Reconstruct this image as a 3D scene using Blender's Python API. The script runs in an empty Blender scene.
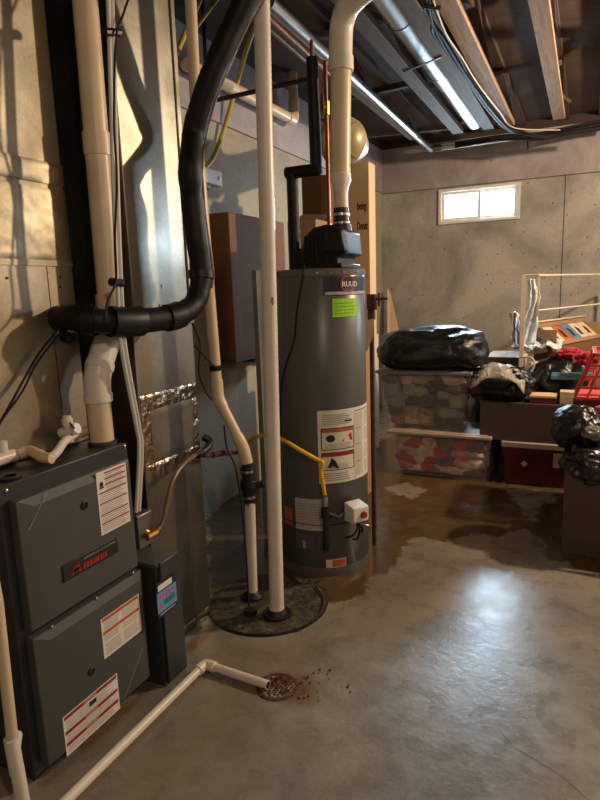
import bpy, bmesh, math, random
from mathutils import Vector, Matrix, noise
random.seed(7)
C = bpy.context.scene.collection
PI = math.pi

# ------------------------------------------------------------------ camera
F = 600.0
H = 1.38
A = Vector((287, -119, 600)).normalized()
D = Vector((115, 3290, 600)); D = (D - A * D.dot(A)).normalized()
R = D.cross(A)
def ray(px, py):
    d = Vector((px - 300, py - 400, F))
    return Vector((d.dot(R), d.dot(A), -d.dot(D)))
def PZ(px, py, z):
    r = ray(px, py); t = (z - H) / r.z
    return Vector((r.x * t, r.y * t, z))
def PY(px, py, y):
    r = ray(px, py); t = y / r.y
    return Vector((r.x * t, y, H + r.z * t))
def PX(px, py, x):
    r = ray(px, py); t = x / r.x
    return Vector((x, r.y * t, H + r.z * t))
cam = bpy.data.objects.new('camera', bpy.data.cameras.new('camera'))
C.objects.link(cam)
# camera axes in world: image right, image down, forward
def cw(v):  # camera vec -> world
    return Vector((v.dot(R), v.dot(A), -v.dot(D)))
cx, cdn, cf = cw(Vector((1, 0, 0))), cw(Vector((0, 1, 0))), cw(Vector((0, 0, 1)))
M = Matrix((cx, -cdn, -cf)).transposed().to_4x4()
M.translation = (0, 0, H)
cam.matrix_world = M
cam.data.sensor_fit = 'VERTICAL'; cam.data.sensor_height = 24; cam.data.lens = 24 * F / 800
cam.data.clip_start = .02
bpy.context.scene.camera = cam

# ------------------------------------------------------------------ materials
def lin(c):
    return tuple(((x / 255) / 12.92 if x <= 10 else (((x / 255) + .055) / 1.055) ** 2.4) for x in c) + (1,)
class NT:
    def __init__(s, name):
        s.m = bpy.data.materials.new(name); s.m.use_nodes = True
        s.n = s.m.node_tree.nodes; s.l = s.m.node_tree.links
        s.b = s.n['Principled BSDF']; s.co = s.n.new('ShaderNodeTexCoord')
    def noise(s, scale, detail=4, rough=.55, vec=None, dist=0):
        t = s.n.new('ShaderNodeTexNoise'); t.inputs['Scale'].default_value = scale
        t.inputs['Detail'].default_value = detail; t.inputs['Roughness'].default_value = rough
        t.inputs['Distortion'].default_value = dist
        s.l.new(vec or s.co.outputs['Object'], t.inputs['Vector']); return t.outputs['Fac']
    def scale(s, v, vec=None):
        t = s.n.new('ShaderNodeMapping'); t.inputs['Scale'].default_value = v
        s.l.new(vec or s.co.outputs['Object'], t.inputs['Vector']); return t.outputs[0]
    def voro(s, scale, feature='F1', vec=None):
        t = s.n.new('ShaderNodeTexVoronoi'); t.feature = feature; t.inputs['Scale'].default_value = scale
        s.l.new(vec or s.co.outputs['Object'], t.inputs['Vector']); return t
    def ramp(s, fac, stops):
        t = s.n.new('ShaderNodeValToRGB'); e = t.color_ramp.elements
        e[0].position, e[0].color = stops[0]; e[1].position, e[1].color = stops[-1]
        for p, c in stops[1:-1]:
            x = e.new(p); x.color = c
        s.l.new(fac, t.inputs[0]); return t.outputs[0]
    def mix(s, fac, a, b, mode='MIX'):
        t = s.n.new('ShaderNodeMix'); t.data_type = 'RGBA'; t.blend_type = mode
        for sock, v in ((t.inputs[0], fac), (t.inputs[6], a), (t.inputs[7], b)):
            if isinstance(v, (int, float)): sock.default_value = v
            elif isinstance(v, tuple): sock.default_value = v
            else: s.l.new(v, sock)
        return t.outputs[2]
    def math(s, op, a, b=0.0, clamp=False):
        t = s.n.new('ShaderNodeMath'); t.operation = op; t.use_clamp = clamp
        for i, v in enumerate((a, b)):
            if isinstance(v, (int, float)): t.inputs[i].default_value = v
            else: s.l.new(v, t.inputs[i])
        return t.outputs[0]
    def set(s, k, v):
        if isinstance(v, (int, float, tuple)): s.b.inputs[k].default_value = v
        else: s.l.new(v, s.b.inputs[k])
    def bump(s, h, strength=.3, dist=.01):
        t = s.n.new('ShaderNodeBump'); t.inputs['Strength'].default_value = strength
        t.inputs['Distance'].default_value = dist
        s.l.new(h, t.inputs['Height']); s.l.new(t.outputs[0], s.b.inputs['Normal'])
def plain(name, rgb, rough=.5, metal=0, var=.12, vs=14, bump=0, bs=60, spec=.5):
    t = NT(name); c = lin(rgb)
    d = tuple(max(0, x * (1 - var)) for x in c[:3]) + (1,); e = tuple(min(1, x * (1 + var)) for x in c[:3]) + (1,)
    t.set('Base Color', t.ramp(t.noise(vs, 5), [(.3, d), (.7, e)]))
    t.set('Roughness', rough); t.set('Metallic', metal); t.set('Specular IOR Level', spec)
    if bump: t.bump(t.noise(bs, 4), bump)
    return t.m
def wood(name, a, b, axis='Y', rough=.75):
    t = NT(name)
    v = {'Y': (14, 1.2, 14), 'X': (1.2, 14, 14), 'Z': (14, 14, 1.2)}[axis]
    n = t.noise(3, 6, .65, t.scale(v), .6); s = t.noise(9, 4, .6)
    c = t.ramp(n, [(.3, lin(b)), (.65, lin(a))])
    c = t.mix(t.ramp(s, [(.62, (0, 0, 0, 1)), (.75, (.5, .5, .5, 1))]), c, lin((60, 42, 30)))
    t.set('Base Color', c); t.set('Roughness', rough); t.bump(n, .2); return t.m

M_ = {}
M_['pvc'] = plain('white_pvc', (222, 212, 198), .35, var=.06)
M_['pvc_gray'] = plain('grey_white_pvc', (205, 203, 196), .4, var=.06)
M_['pvc_yel'] = plain('cream_pvc', (214, 192, 160), .38, var=.08, vs=6)  # cream, slightly mottled plastic shared by several pipes
M_['print'] = plain('dark_pipe_print', (60, 55, 52), .6)
M_['black'] = plain('black_rubber', (16, 15, 16), .5, var=.3, bump=.3, bs=40)
M_['foam'] = plain('black_foam_insulation', (9, 8, 9), .55, var=.4, vs=20, bump=.35, bs=22, spec=.35)
M_['blackpl'] = plain('black_plastic', (12, 13, 16), .42, var=.2, spec=.4)
M_['wire'] = plain('dark_wire', (18, 19, 23), .6, spec=.35)
M_['furn'] = plain('charcoal_enamel', (74, 73, 71), .6, var=.06, bump=.05, bs=400)
M_['furn2'] = plain('dark_charcoal_enamel', (50, 51, 52), .42, var=.06)
M_['tank'] = plain('grey_tank_jacket', (88, 86, 84), .33, var=.06, vs=3)
M_['tanktop'] = plain('grey_tank_lid', (92, 88, 84), .35)
M_['chrome'] = plain('steel_screw', (190, 186, 178), .25, 1)
M_['brass'] = plain('brass', (190, 145, 70), .3, 1)
M_['copper'] = plain('copper', (140, 92, 68), .42, .85, var=.2)
M_['coppertube'] = plain('weathered_copper_tube', (128, 106, 88), .45, .5, var=.2)
M_['rust'] = plain('rusty_iron', (86, 54, 38), .75, .3, var=.4, vs=40, bump=.4)
M_['yellow'] = plain('yellow_gas_coating', (236, 184, 24), .4, var=.15)
M_['yelcable'] = plain('yellow_cable_sheath', (186, 160, 52), .45)
M_['white'] = plain('white_plastic', (226, 218, 208), .4, var=.04)
M_['label'] = plain('label_paper', (226, 218, 208), .5, var=.04)
M_['lgray'] = plain('label_grey_text', (150, 143, 138), .6)
M_['ink'] = plain('label_ink', (30, 28, 28), .5)
M_['red'] = plain('label_red', (158, 34, 40), .5)
M_['orange'] = plain('label_orange', (190, 96, 44), .5)
M_['logored'] = plain('logo_red', (222, 50, 36), .4)
M_['silver'] = plain('silver_letter', (190, 188, 186), .3, .5)
M_['navy'] = plain('navy_badge', (26, 36, 58), .35)
M_['blue'] = plain('label_blue', (96, 150, 196), .4)
M_['teal'] = plain('label_teal', (30, 118, 130), .4)
M_['pink'] = plain('label_pink', (206, 66, 120), .4)
M_['lime'] = plain('lime_paper', (152, 214, 22), .6, var=.05)
M_['clear'] = plain('pale_grey_film', (182, 176, 168), .35)
M_['steelbox'] = plain('galvanised_box', (150, 150, 146), .35, .9, var=.15)
def galv(name, rgb, rough, bumps, bstr, metal=1.0):
    t = NT(name); c = lin(rgb)
    v = t.voro(110); sp = t.ramp(v.outputs['Color'], [(.2, tuple(x * .88 for x in c[:3]) + (1,)), (.8, c)])
    b = t.mix(t.ramp(t.noise(1.7, 4, .6), [(.35, (.62, .6, .56, 1)), (.65, (1, 1, 1, 1))]), sp, sp, 'MULTIPLY')
    cl = t.mix(1.0, sp, t.ramp(t.noise(2.2, 5, .6), [(.3, (.66, .64, .6, 1)), (.7, (1, 1, 1, 1))]), 'MULTIPLY')
    t.set('Base Color', cl); t.set('Metallic', metal)
    t.set('Roughness', t.ramp(t.noise(3, 4), [(.3, (rough * .8,) * 3 + (1,)), (.7, (rough * 1.25,) * 3 + (1,))]))
    t.bump(t.noise(bumps, 3, .5), bstr, .02); return t.m
M_['galv'] = galv('galvanised_sheet', (176, 172, 162), .36, 5, .12)
M_['galvlow'] = galv('dull_galvanised_sheet', (160, 154, 144), .40, 3, .12)
M_['galvdull'] = galv('matte_plenum_sheet', (166, 156, 138), .5, 3.5, .15, .85)
M_['foil2'] = galv('crinkled_foil_tape', (186, 176, 156), .26, 30, .55)
M_['foil'] = galv('foil_tape', (160, 150, 132), .45, 9, .12)
M_['round'] = galv('round_duct_sheet', (176, 178, 178), .33, 8, .1)
def crinkle(name, rgb, rough, sc, st, spec=.6, coat=0):
    t = NT(name); t.set('Base Color', lin(rgb)); t.set('Roughness', rough); t.set('Specular IOR Level', spec)
    n = t.noise(sc, 5, .6, dist=1.2); v = t.voro(sc * .9).outputs['Distance']
    t.bump(t.math('ADD', n, v), st, .03); t.set('Coat Weight', coat); return t.m
M_['bag'] = crinkle('black_bag_film', (9, 10, 13), .3, 6, .55, .6)
M_['bagclear'] = crinkle('grey_clear_film', (110, 108, 102), .25, 12, .6)
M_['sheet'] = crinkle('white_plastic_sheet', (206, 214, 224), .3, 12, .6)
M_['silverfilm'] = crinkle('silver_wrap', (176, 170, 160), .28, 12, .9)
M_['card'] = plain('cardboard', (172, 138, 100), .85, var=.08, vs=5)
M_['cardlight'] = plain('pale_cardboard', (222, 192, 152), .85, var=.06, vs=4)
M_['carddark'] = plain('brown_cardboard', (122, 84, 50), .85, var=.1, vs=5)
M_['cardgray'] = plain('grey_brown_cardboard', (82, 66, 56), .85, var=.1, vs=5)
M_['cardedge'] = plain('cardboard_edge', (120, 88, 58), .9)
M_['maroon'] = plain('maroon_plastic', (96, 30, 38), .45, var=.2)
M_['basket'] = plain('coral_red_plastic', (214, 92, 88), .35)
M_['redcloth'] = plain('red_cloth', (168, 40, 52), .9, bump=.4)
M_['rackm'] = plain('cream_coated_rail', (214, 200, 184), .35)
M_['bluepl'] = plain('light_blue_plastic', (88, 128, 156), .4)
M_['bluemag'] = plain('blue_cover', (90, 130, 180), .5)
M_['creampaper'] = plain('cream_paper', (216, 200, 170), .6, var=.2, vs=30)
M_['glow'] = None
M_['tape'] = plain('clear_brown_tape', (150, 120, 84), .3)
M_['film'] = plain('dark_valve', (28, 27, 28), .4)
M_['vent_film'] = plain('ribbed_cream_hose', (176, 160, 120), .4, .2, var=.2, vs=20)
M_['steelgrey'] = plain('painted_grey_panel', (112, 114, 108), .45)

# concrete walls
def concrete(name, base, dark, pits=True, warm=None):
    t = NT(name)
    c = t.ramp(t.noise(1.3, 6, .6, dist=.5), [(.33, lin(dark)), (.62, lin(base))])
    if warm: c = t.mix(t.ramp(t.noise(.7, 3), [(.45, (0, 0, 0, 1)), (.65, (.7, .7, .7, 1))]), c, lin(warm))
    g = t.noise(30, 5, .7)
    c = t.mix(.5, c, t.ramp(g, [(.25, (.55, .55, .55, 1)), (.75, (1, 1, 1, 1))]), 'MULTIPLY')
    if pits:
        v = t.voro(17, vec=t.scale((1, 1, .8)))
        sp = t.ramp(v.outputs['Distance'], [(.06, (1, 1, 1, 1)), (.17, (0, 0, 0, 1))])
        rnd = t.ramp(t.noise(3.1, 3), [(.5, (0, 0, 0, 1)), (.56, (1, 1, 1, 1))])
        k = t.math('MULTIPLY', sp, rnd)
        c = t.mix(k, c, lin(tuple(x * .5 for x in dark)))
    t.set('Base Color', c); t.set('Roughness', .85); t.bump(g, .15); return t.m
M_['wall'] = concrete('poured_concrete_wall', (190, 184, 176), (130, 127, 124))
M_['wallleft'] = concrete('pitted_concrete_wall', (186, 176, 152), (152, 144, 126), True, (196, 184, 158))
t = NT('pinkish_rim_board'); n = t.noise(2.2, 5, .6, dist=1)
t.set('Base Color', t.ramp(n, [(.3, lin((140, 128, 132))), (.7, lin((178, 168, 170)))])); t.set('Roughness', .45)
t.bump(t.noise(9, 4, .6, dist=2), .5); M_['rim'] = t.m
t = NT('osb_subfloor'); v = t.voro(34, vec=t.scale((.5, 1.6, 1)))
t.set('Base Color', t.mix(.6, t.ramp(t.noise(1.5, 4), [(.3, lin((62, 48, 42))), (.7, lin((92, 74, 66)))]),
      t.ramp(v.outputs['Color'], [(.2, (.5, .5, .5, 1)), (.8, (1, 1, 1, 1))]), 'MULTIPLY'))
t.set('Roughness', .8); M_['osb'] = t.m
M_['rim_shade'] = plain('shaded_rim_lumber', (64, 52, 46), .9)  # shadow under the subfloor put into the rim colour
M_['truss'] = wood('truss_lumber', (192, 162, 128), (156, 124, 92))
M_['trussgray'] = wood('aged_truss_lumber', (122, 106, 90), (90, 76, 64))
M_['web'] = wood('truss_web_lumber', (86, 66, 52), (58, 44, 34), 'Z')
M_['wood'] = wood('shelf_board', (110, 80, 54), (78, 54, 36))

# floor: attributes wet / rust
t = NT('stained_concrete_floor')
def attr(nm):
    a = t.n.new('ShaderNodeAttribute'); a.attribute_name = nm; return a.outputs['Fac']
n1 = t.noise(1.6, 7, .62, dist=.5); n2 = t.noise(9, 6, .65, dist=.4); n3 = t.noise(60, 4, .7)
dry = t.ramp(n1, [(.3, lin((114, 108, 100))), (.5, lin((136, 129, 117))), (.7, lin((156, 147, 130)))])
dry = t.mix(.8, dry, t.ramp(n2, [(.32, (.66, .66, .67, 1)), (.62, (1, 1, 1, 1))]), 'MULTIPLY')
dry = t.mix(.4, dry, t.ramp(n3, [(.25, (.6, .6, .6, 1)), (.6, (1, 1, 1, 1))]), 'MULTIPLY')
v = t.voro(7); spk = t.ramp(v.outputs['Distance'], [(.03, (1, 1, 1, 1)), (.06, (0, 0, 0, 1))])
spk = t.math('MULTIPLY', spk, t.ramp(t.noise(2.3, 2), [(.5, (0, 0, 0, 1)), (.55, (1, 1, 1, 1))]))
dry = t.mix(spk, dry, lin((60, 52, 44)))
wet_shade_col = t.ramp(n2, [(.3, lin((70, 57, 38))), (.7, lin((98, 80, 54)))])
wm = t.math('ADD', attr('wet_shade'), t.math('MULTIPLY', t.math('SUBTRACT', t.noise(14, 5, .65), .5), .22))
wm = t.math('ADD', wm, t.math('MULTIPLY', t.math('SUBTRACT', t.noise(3.5, 2, .5), .5), .16))
wmask = t.ramp(wm, [(.49, (0, 0, 0, 1)), (.52, (1, 1, 1, 1))])
col = t.mix(wmask, dry, wet_shade_col)
rm = t.math('ADD', attr('rust'), t.math('MULTIPLY', t.math('SUBTRACT', n2, .5), 1.1))
rmask = t.ramp(rm, [(.5, (0, 0, 0, 1)), (.85, (.85, .85, .85, 1))])
col = t.mix(rmask, col, t.ramp(n3, [(.3, lin((70, 36, 22))), (.7, lin((128, 76, 42)))]))
t.set('Base Color', col)
rg = t.ramp(n2, [(.3, (.22, .22, .22, 1)), (.7, (.36, .36, .36, 1))])
rough = t.mix(wmask, rg, (.16, .16, .16, 1))
t.set('Roughness', rough); t.set('Specular IOR Level', .5)
t.bump(t.math('ADD', t.noise(26, 5, .6), t.math('MULTIPLY', n3, .4)), .22, .006)
M_['floor'] = t.m

t = NT('dark_pit_lid'); n = t.noise(30, 5, .7)
t.set('Base Color', t.ramp(n, [(.35, lin((34, 30, 26))), (.52, lin((74, 66, 56))), (.72, lin((122, 110, 92)))])); t.set('Roughness', .6); t.bump(n, .6)
M_['pit'] = t.m
t = NT('rust_gravel'); v = t.voro(70)
t.set('Base Color', t.ramp(v.outputs['Color'], [(.1, lin((40, 24, 16))), (.5, lin((112, 74, 46))), (.9, lin((170, 136, 100)))])); t.set('Roughness', .7)
t.bump(v.outputs['Distance'], .8); M_['gravel'] = t.m

# translucent bin plastic
def glassy(name, rgb, alpha, rough=.25):
    t = NT(name); t.set('Base Color', lin(rgb)); t.set('Roughness', rough); t.set('Alpha', alpha); t.set('Specular IOR Level', .25); return t.m
M_['binpl'] = glassy('frosted_bin_plastic', (206, 200, 196), .12)
M_['binlid'] = plain('frosted_lid_plastic', (176, 158, 142), .35)
M_['binlidg'] = plain('grey_lid_plastic', (130, 130, 132), .35)
M_['clearfilm'] = glassy('thin_clear_film', (190, 190, 188), .4, .15)
# ------------------------------------------------------------------ mesh builder
def path(pts, n=6):
    P = [Vector(p) for p in pts]
    if len(P) < 3 or n <= 1: return P
    out = []
    for i in range(len(P) - 1):
        p0 = P[max(i - 1, 0)]; p1 = P[i]; p2 = P[i + 1]; p3 = P[min(i + 2, len(P) - 1)]
        for k in range(n):
            u = k / n
            out.append(.5 * ((2 * p1) + (p2 - p0) * u + (2 * p0 - 5 * p1 + 4 * p2 - p3) * u * u + (3 * p1 - p0 - 3 * p2 + p3) * u ** 3))
    out.append(P[-1]); return out
def fillet(pts, r, n=5):
    P = [Vector(p) for p in pts]; out = [P[0]]
    for i in range(1, len(P) - 1):
        a = (P[i - 1] - P[i]); b = (P[i + 1] - P[i]); q = min(r, a.length * .45, b.length * .45)
        s = P[i] + a.normalized() * q; e = P[i] + b.normalized() * q
        for k in range(n + 1):
            u = k / n; out.append(s * (1 - u) ** 2 + P[i] * 2 * u * (1 - u) + e * u * u)
    out.append(P[-1]); return out
_tc = {}
def font_tris(s):
    if s in _tc: return _tc[s]
    cu = bpy.data.curves.new('t', 'FONT'); cu.body = s; cu.size = 1; cu.resolution_u = 3
    o = bpy.data.objects.new('t', cu); C.objects.link(o)
    dg = bpy.context.evaluated_depsgraph_get(); dg.update()
    me = o.evaluated_get(dg).to_mesh(); me.calc_loop_triangles()
    V = [(v.co.x, v.co.y) for v in me.vertices]; T = [tuple(t.vertices) for t in me.loop_triangles]
    o.evaluated_get(dg).to_mesh_clear(); bpy.data.objects.remove(o); bpy.data.curves.remove(cu)
    _tc[s] = (V, T); return V, T
class MB:
    def __init__(s, mat=None): s.v = []; s.f = []; s.mi = []; s.mats = []; s.cur = 0; (mat and s.m(mat))
    def m(s, mat):
        mt = M_[mat] if isinstance(mat, str) else mat
        if mt not in s.mats: s.mats.append(mt)
        s.cur = s.mats.index(mt); return s
    def add(s, V, Fs):
        b = len(s.v); s.v += [Vector(x) for x in V]
        for f in Fs: s.f.append(tuple(b + i for i in f)); s.mi.append(s.cur)
        return s
    def box(s, x0, x1, y0, y1, z0, z1, rz=0, tilt=None):
        V = [Vector((x, y, z)) for z in (z0, z1) for y in (y0, y1) for x in (x0, x1)]
        c = Vector(((x0 + x1) / 2, (y0 + y1) / 2, (z0 + z1) / 2))
        if rz: V = [Matrix.Rotation(rz, 3, 'Z') @ (v - c) + c for v in V]
        if tilt: V = [tilt @ (v - c) + c for v in V]
        return s.add(V, [(0, 2, 3, 1), (4, 5, 7, 6), (0, 1, 5, 4), (2, 6, 7, 3), (0, 4, 6, 2), (1, 3, 7, 5)])
    def hexa(s, b, t):  # b, t: 4 pts each, ccw from above
        return s.add(list(b) + list(t), [(3, 2, 1, 0), (4, 5, 6, 7), (0, 1, 5, 4), (1, 2, 6, 5), (2, 3, 7, 6), (3, 0, 4, 7)])
    def bar(s, a, b, w, h, up=(0, 0, 1)):
        a = Vector(a); b = Vector(b); d = (b - a).normalized(); x = d.cross(Vector(up)).normalized(); z = x.cross(d)
        q = lambda p: [p + x * sx * w / 2 + z * sz * h / 2 for sx, sz in ((-1, -1), (1, -1), (1, 1), (-1, 1))]
        return s.add(q(a) + q(b), [(0, 1, 2, 3), (7, 6, 5, 4), (0, 4, 5, 1), (1, 5, 6, 2), (2, 6, 7, 3), (3, 7, 4, 0)])
    def tube(s, pts, r, seg=14, cap=True):
        P = [Vector(p) for p in pts]; n = len(P); rr = r if isinstance(r, (list, tuple)) else [r] * n
        tg = []
        for i in range(n):
            a = P[min(i + 1, n - 1)] - P[max(i - 1, 0)]; tg.append(a.normalized())
        u = tg[0].orthogonal().normalized(); V = []; Fs = []
        for i in range(n):
            u = (u - tg[i] * u.dot(tg[i])).normalized(); w = tg[i].cross(u)
            for k in range(seg):
                a = 2 * PI * k / seg; V.append(P[i] + (u * math.cos(a) + w * math.sin(a)) * rr[i])
        for i in range(n - 1):
            for k in range(seg):
                k2 = (k + 1) % seg; Fs.append((i * seg + k, i * seg + k2, (i + 1) * seg + k2, (i + 1) * seg + k))
        if cap: Fs.append(tuple(reversed(range(seg)))); Fs.append(tuple((n - 1) * seg + k for k in range(seg)))
        return s.add(V, Fs)
    def lathe(s, prof, c, seg=40, axis=None):
        c = Vector(c); Q = Vector((0, 0, 1)).rotation_difference(Vector(axis)).to_matrix() if axis is not None else Matrix.Identity(3)
        V = []; Fs = []; n = len(prof)
        for r, z in prof:
            for k in range(seg):
                a = 2 * PI * k / seg; V.append(c + Q @ Vector((r * math.cos(a), r * math.sin(a), z)))
        for i in range(n - 1):
            for k in range(seg):
                k2 = (k + 1) % seg; Fs.append((i * seg + k, i * seg + k2, (i + 1) * seg + k2, (i + 1) * seg + k))
        if prof[0][0] > 0: Fs.append(tuple(reversed(range(seg))))
        if prof[-1][0] > 0: Fs.append(tuple((n - 1) * seg + k for k in range(seg)))
        return s.add(V, Fs)
    def cyl(s, a, b, r, seg=20): return s.tube([a, b], r, seg)
    # decal helpers: fn(u,v,h) -> 3D ; h = lift
    def rect(s, fn, u0, v0, u1, v1, h=0, nu=1):
        if fn.__name__ == 'fh': nu = int(abs(u1 - u0) / .04) + 1; h = h + .0006
        V = []; Fs = []
        for i in range(nu + 1):
            u = u0 + (u1 - u0) * i / nu; V += [fn(u, v0, h), fn(u, v1, h)]
        for i in range(nu): Fs.append((2 * i, 2 * i + 2, 2 * i + 3, 2 * i + 1))
        return s.add(V, Fs)
    def slab(s, fn, u0, v0, u1, v1, h0, h1, nu=1):
        V = []; Fs = []
        for i in range(nu + 1):
            u = u0 + (u1 - u0) * i / nu; V += [fn(u, v0, h0), fn(u, v1, h0), fn(u, v1, h1), fn(u, v0, h1)]
        for i in range(nu):
            a = 4 * i; b = a + 4
            for k in range(4): Fs.append((a + k, b + k, b + (k + 1) % 4, a + (k + 1) % 4))
        Fs.append((0, 1, 2, 3)); e = 4 * nu; Fs.append((e + 3, e + 2, e + 1, e))
        return s.add(V, Fs)
    def text(s, fn, txt, u, v, size, h, sx=1, bold=0, shear=0):
        V, T = font_tris(txt)
        s.add([fn(u + (x + shear * y) * size * sx, v + y * size, h) for x, y in V], T)
        if bold:
            for du in (-bold, bold): s.add([fn(u + du + (x + shear * y) * size * sx, v + y * size, h * 1.02) for x, y in V], T)
        return s
def wpos(o):
    p = Vector((0, 0, 0))
    while o: p += o.location; o = o.parent
    return p
def obj(name, mb, parent=None, mat=None, smooth=True, bevel=0, sub=0, angle=35, origin=None):
    if not mb.mats: mb.mats = [M_[mat]]
    if parent is not None: org = wpos(parent)
    elif origin is not None: org = Vector(origin)
    else:
        xs = [v.x for v in mb.v]; ys = [v.y for v in mb.v]; zs = [v.z for v in mb.v]
        org = Vector(((min(xs) + max(xs)) / 2, (min(ys) + max(ys)) / 2, min(zs)))
    me = bpy.data.meshes.new(name)
    me.from_pydata([v - org for v in mb.v], [], mb.f)
    for m in mb.mats: me.materials.append(m)
    me.polygons.foreach_set('material_index', mb.mi)
    bm = bmesh.new(); bm.from_mesh(me); bmesh.ops.recalc_face_normals(bm, faces=bm.faces); bm.to_mesh(me); bm.free()
    if smooth:
        me.shade_smooth(); me.set_sharp_from_angle(angle=math.radians(angle))
    me.update()
    o = bpy.data.objects.new(name, me); C.objects.link(o)
    if parent is not None: o.parent = parent
    else: o.location = org
    if bevel:
        b = o.modifiers.new('bevel', 'BEVEL'); b.width = bevel; b.segments = 2; b.limit_method = 'ANGLE'; b.angle_limit = .6
    if sub:
        b = o.modifiers.new('sub', 'SUBSURF'); b.levels = sub; b.render_levels = sub
    return o
def tag(o, label=None, cat=None, group=None, kind=None):
    if label: o['label'] = label
    if cat: o['category'] = cat
    if group: o['group'] = group
    if kind: o['kind'] = kind
    return o
def thing(name, label, cat, loc=(0, 0, 0), group=None):
    o = bpy.data.objects.new(name, None); C.objects.link(o); o.location = loc; o.empty_display_size = .05
    return tag(o, label, cat, group)
def struct(name, mb, **k): return tag(obj(name, mb, **k), kind='structure')

# ------------------------------------------------------------------ room shell
XL, YB, XR, YF = -2.14, 6.8, 3.0, -2.0
ZW, ZRIM, ZC = 2.43, 2.88, 2.97
# floor grid with wetness, painted shade and rust attributes
def poly_sd(p, poly):
    x, y = p; ins = False; d = 1e9; n = len(poly)
    for i in range(n):
        x1, y1 = poly[i]; x2, y2 = poly[(i + 1) % n]
        if (y1 > y) != (y2 > y) and x < (x2 - x1) * (y - y1) / (y2 - y1) + x1: ins = not ins
        dx, dy = x2 - x1, y2 - y1; L = dx * dx + dy * dy or 1e-9
        u = max(0, min(1, ((x - x1) * dx + (y - y1) * dy) / L))
        d = min(d, (x - x1 - u * dx) ** 2 + (y - y1 - u * dy) ** 2)
    d = math.sqrt(d); return d if ins else -d
def pp(l): return [tuple(PZ(a, b, 0)[:2]) for a, b in l]
wet_shade = pp([(206, 520), (212, 600), (262, 634), (322, 606), (352, 598), (366, 594), (372, 578), (390, 572), (404, 546), (418, 537), (446, 541), (470, 534), (500, 536), (524, 528), (546, 546), (542, 558), (566, 562), (600, 578), (660, 590), (690, 470), (560, 430), (380, 440), (240, 480)])  # wetness outline; left of the heater it also paints in the heater's shadow
dry1 = pp([(387, 487), (405, 483), (428, 490), (420, 496), (408, 500), (396, 495)])
dry2 = pp([(505, 488), (548, 492), (556, 500), (545, 508), (532, 522), (520, 512), (512, 498)])
drain = PZ(277, 687, 0)
nx, ny = 150, 260
x0, x1_, y0_, y1_ = -2.2, 1.8, -2.05, 6.85
V = []; wet_shade_v = []; rustv = []
xs = [XL - .06 + (XR + .12 - XL) * 0 + (i / nx) * 4.4 for i in range(nx + 1)] + [XR + .06]
for j in range(ny + 1):
    y = y0_ + (y1_ - y0_) * j / ny
    for x in xs:
        V.append((x, y, 0))
        w = max(-.5, min(.5, poly_sd((x, y), wet_shade)))
        for d in (dry1, dry2): w = min(w, -poly_sd((x, y), d))
        wet_shade_v.append(.5 + w * 1.5)
        dd = math.hypot((x - drain.x - .05) / 1.5, y - drain.y - .01)
        r = max(0, 1 - dd / .17) * 1.15
        r = max(r, .9 * max(0, 1 - abs(x + 1.36) / .07) if 1.0 < y < 2.05 else 0)
        rustv.append(r)
mb = MB('floor'); W = len(xs)
mb.add(V, [(j * W + i, j * W + i + 1, (j + 1) * W + i + 1, (j + 1) * W + i) for j in range(ny) for i in range(W - 1)])
fo = struct('floor', mb, smooth=False, origin=(0, 0, 0))
for nm, dat in (('wet_shade', wet_shade_v), ('rust', rustv)):
    a = fo.data.attributes.new(nm, 'FLOAT', 'POINT'); a.data.foreach_set('value', dat)

struct('wall_left', MB('wallleft').box(XL - .2, XL, YF, YB + .2, 0, ZW), smooth=False, origin=(0, 0, 0))
# back wall with window opening
wl, wr = PY(439, 200, YB).x, PY(520.5, 200, YB).x
wz1, wz0 = 2.40, 2.035
mb = MB('wall')
w2l, w2r = 1.95, 2.72
mb.box(XL, wl, YB, YB + .2, 0, ZW).box(wr, w2l, YB, YB + .2, 0, ZW).box(w2r, XR, YB, YB + .2, 0, ZW)
for a, b in ((wl, wr), (w2l, w2r)): mb.box(a, b, YB, YB + .2, 0, wz0).box(a, b, YB, YB + .2, wz1, ZW)
struct('wall_back', mb, smooth=False, origin=(0, 0, 0))
struct('wall_right', MB('wall').box(XR, XR + .1, YF, YB + .2, 0, ZC), smooth=False, origin=(0, 0, 0))
struct('wall_front', MB('wall').box(XL, XR, YF - .1, YF, 0, ZC), smooth=False, origin=(0, 0, 0))
cz = MB('osb'); cz.box(XL - .2, XR + .1, YF - .1, YB + .2, ZC, ZC + .05)
struct('ceiling', cz, smooth=False, origin=(0, 0, 0))
# control joint in back wall
jx = PY(562, 260, YB).x
struct('trim_1', MB('rim').box(XL + .0, XR, YB - .035, YB + .2, ZW, ZRIM).box(XL, XR, YB - .045, YB - .03, ZW - .012, ZW + .02), smooth=False)
struct('trim_2', MB('rim').box(XL - .2, XL + .02, YF, YB - .035, ZW, ZRIM), smooth=False)
struct('trim_3', MB('rim_shade').box(XL, XR, YB - .03, YB + .2, ZRIM, ZC).box(XL - .2, XL + .015, YF, YB - .03, ZRIM, ZC), smooth=False)
struct('trim_4', MB('ink').box(jx - .004, jx + .004, YB - .0015, YB, 0, ZW), smooth=False)
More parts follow.
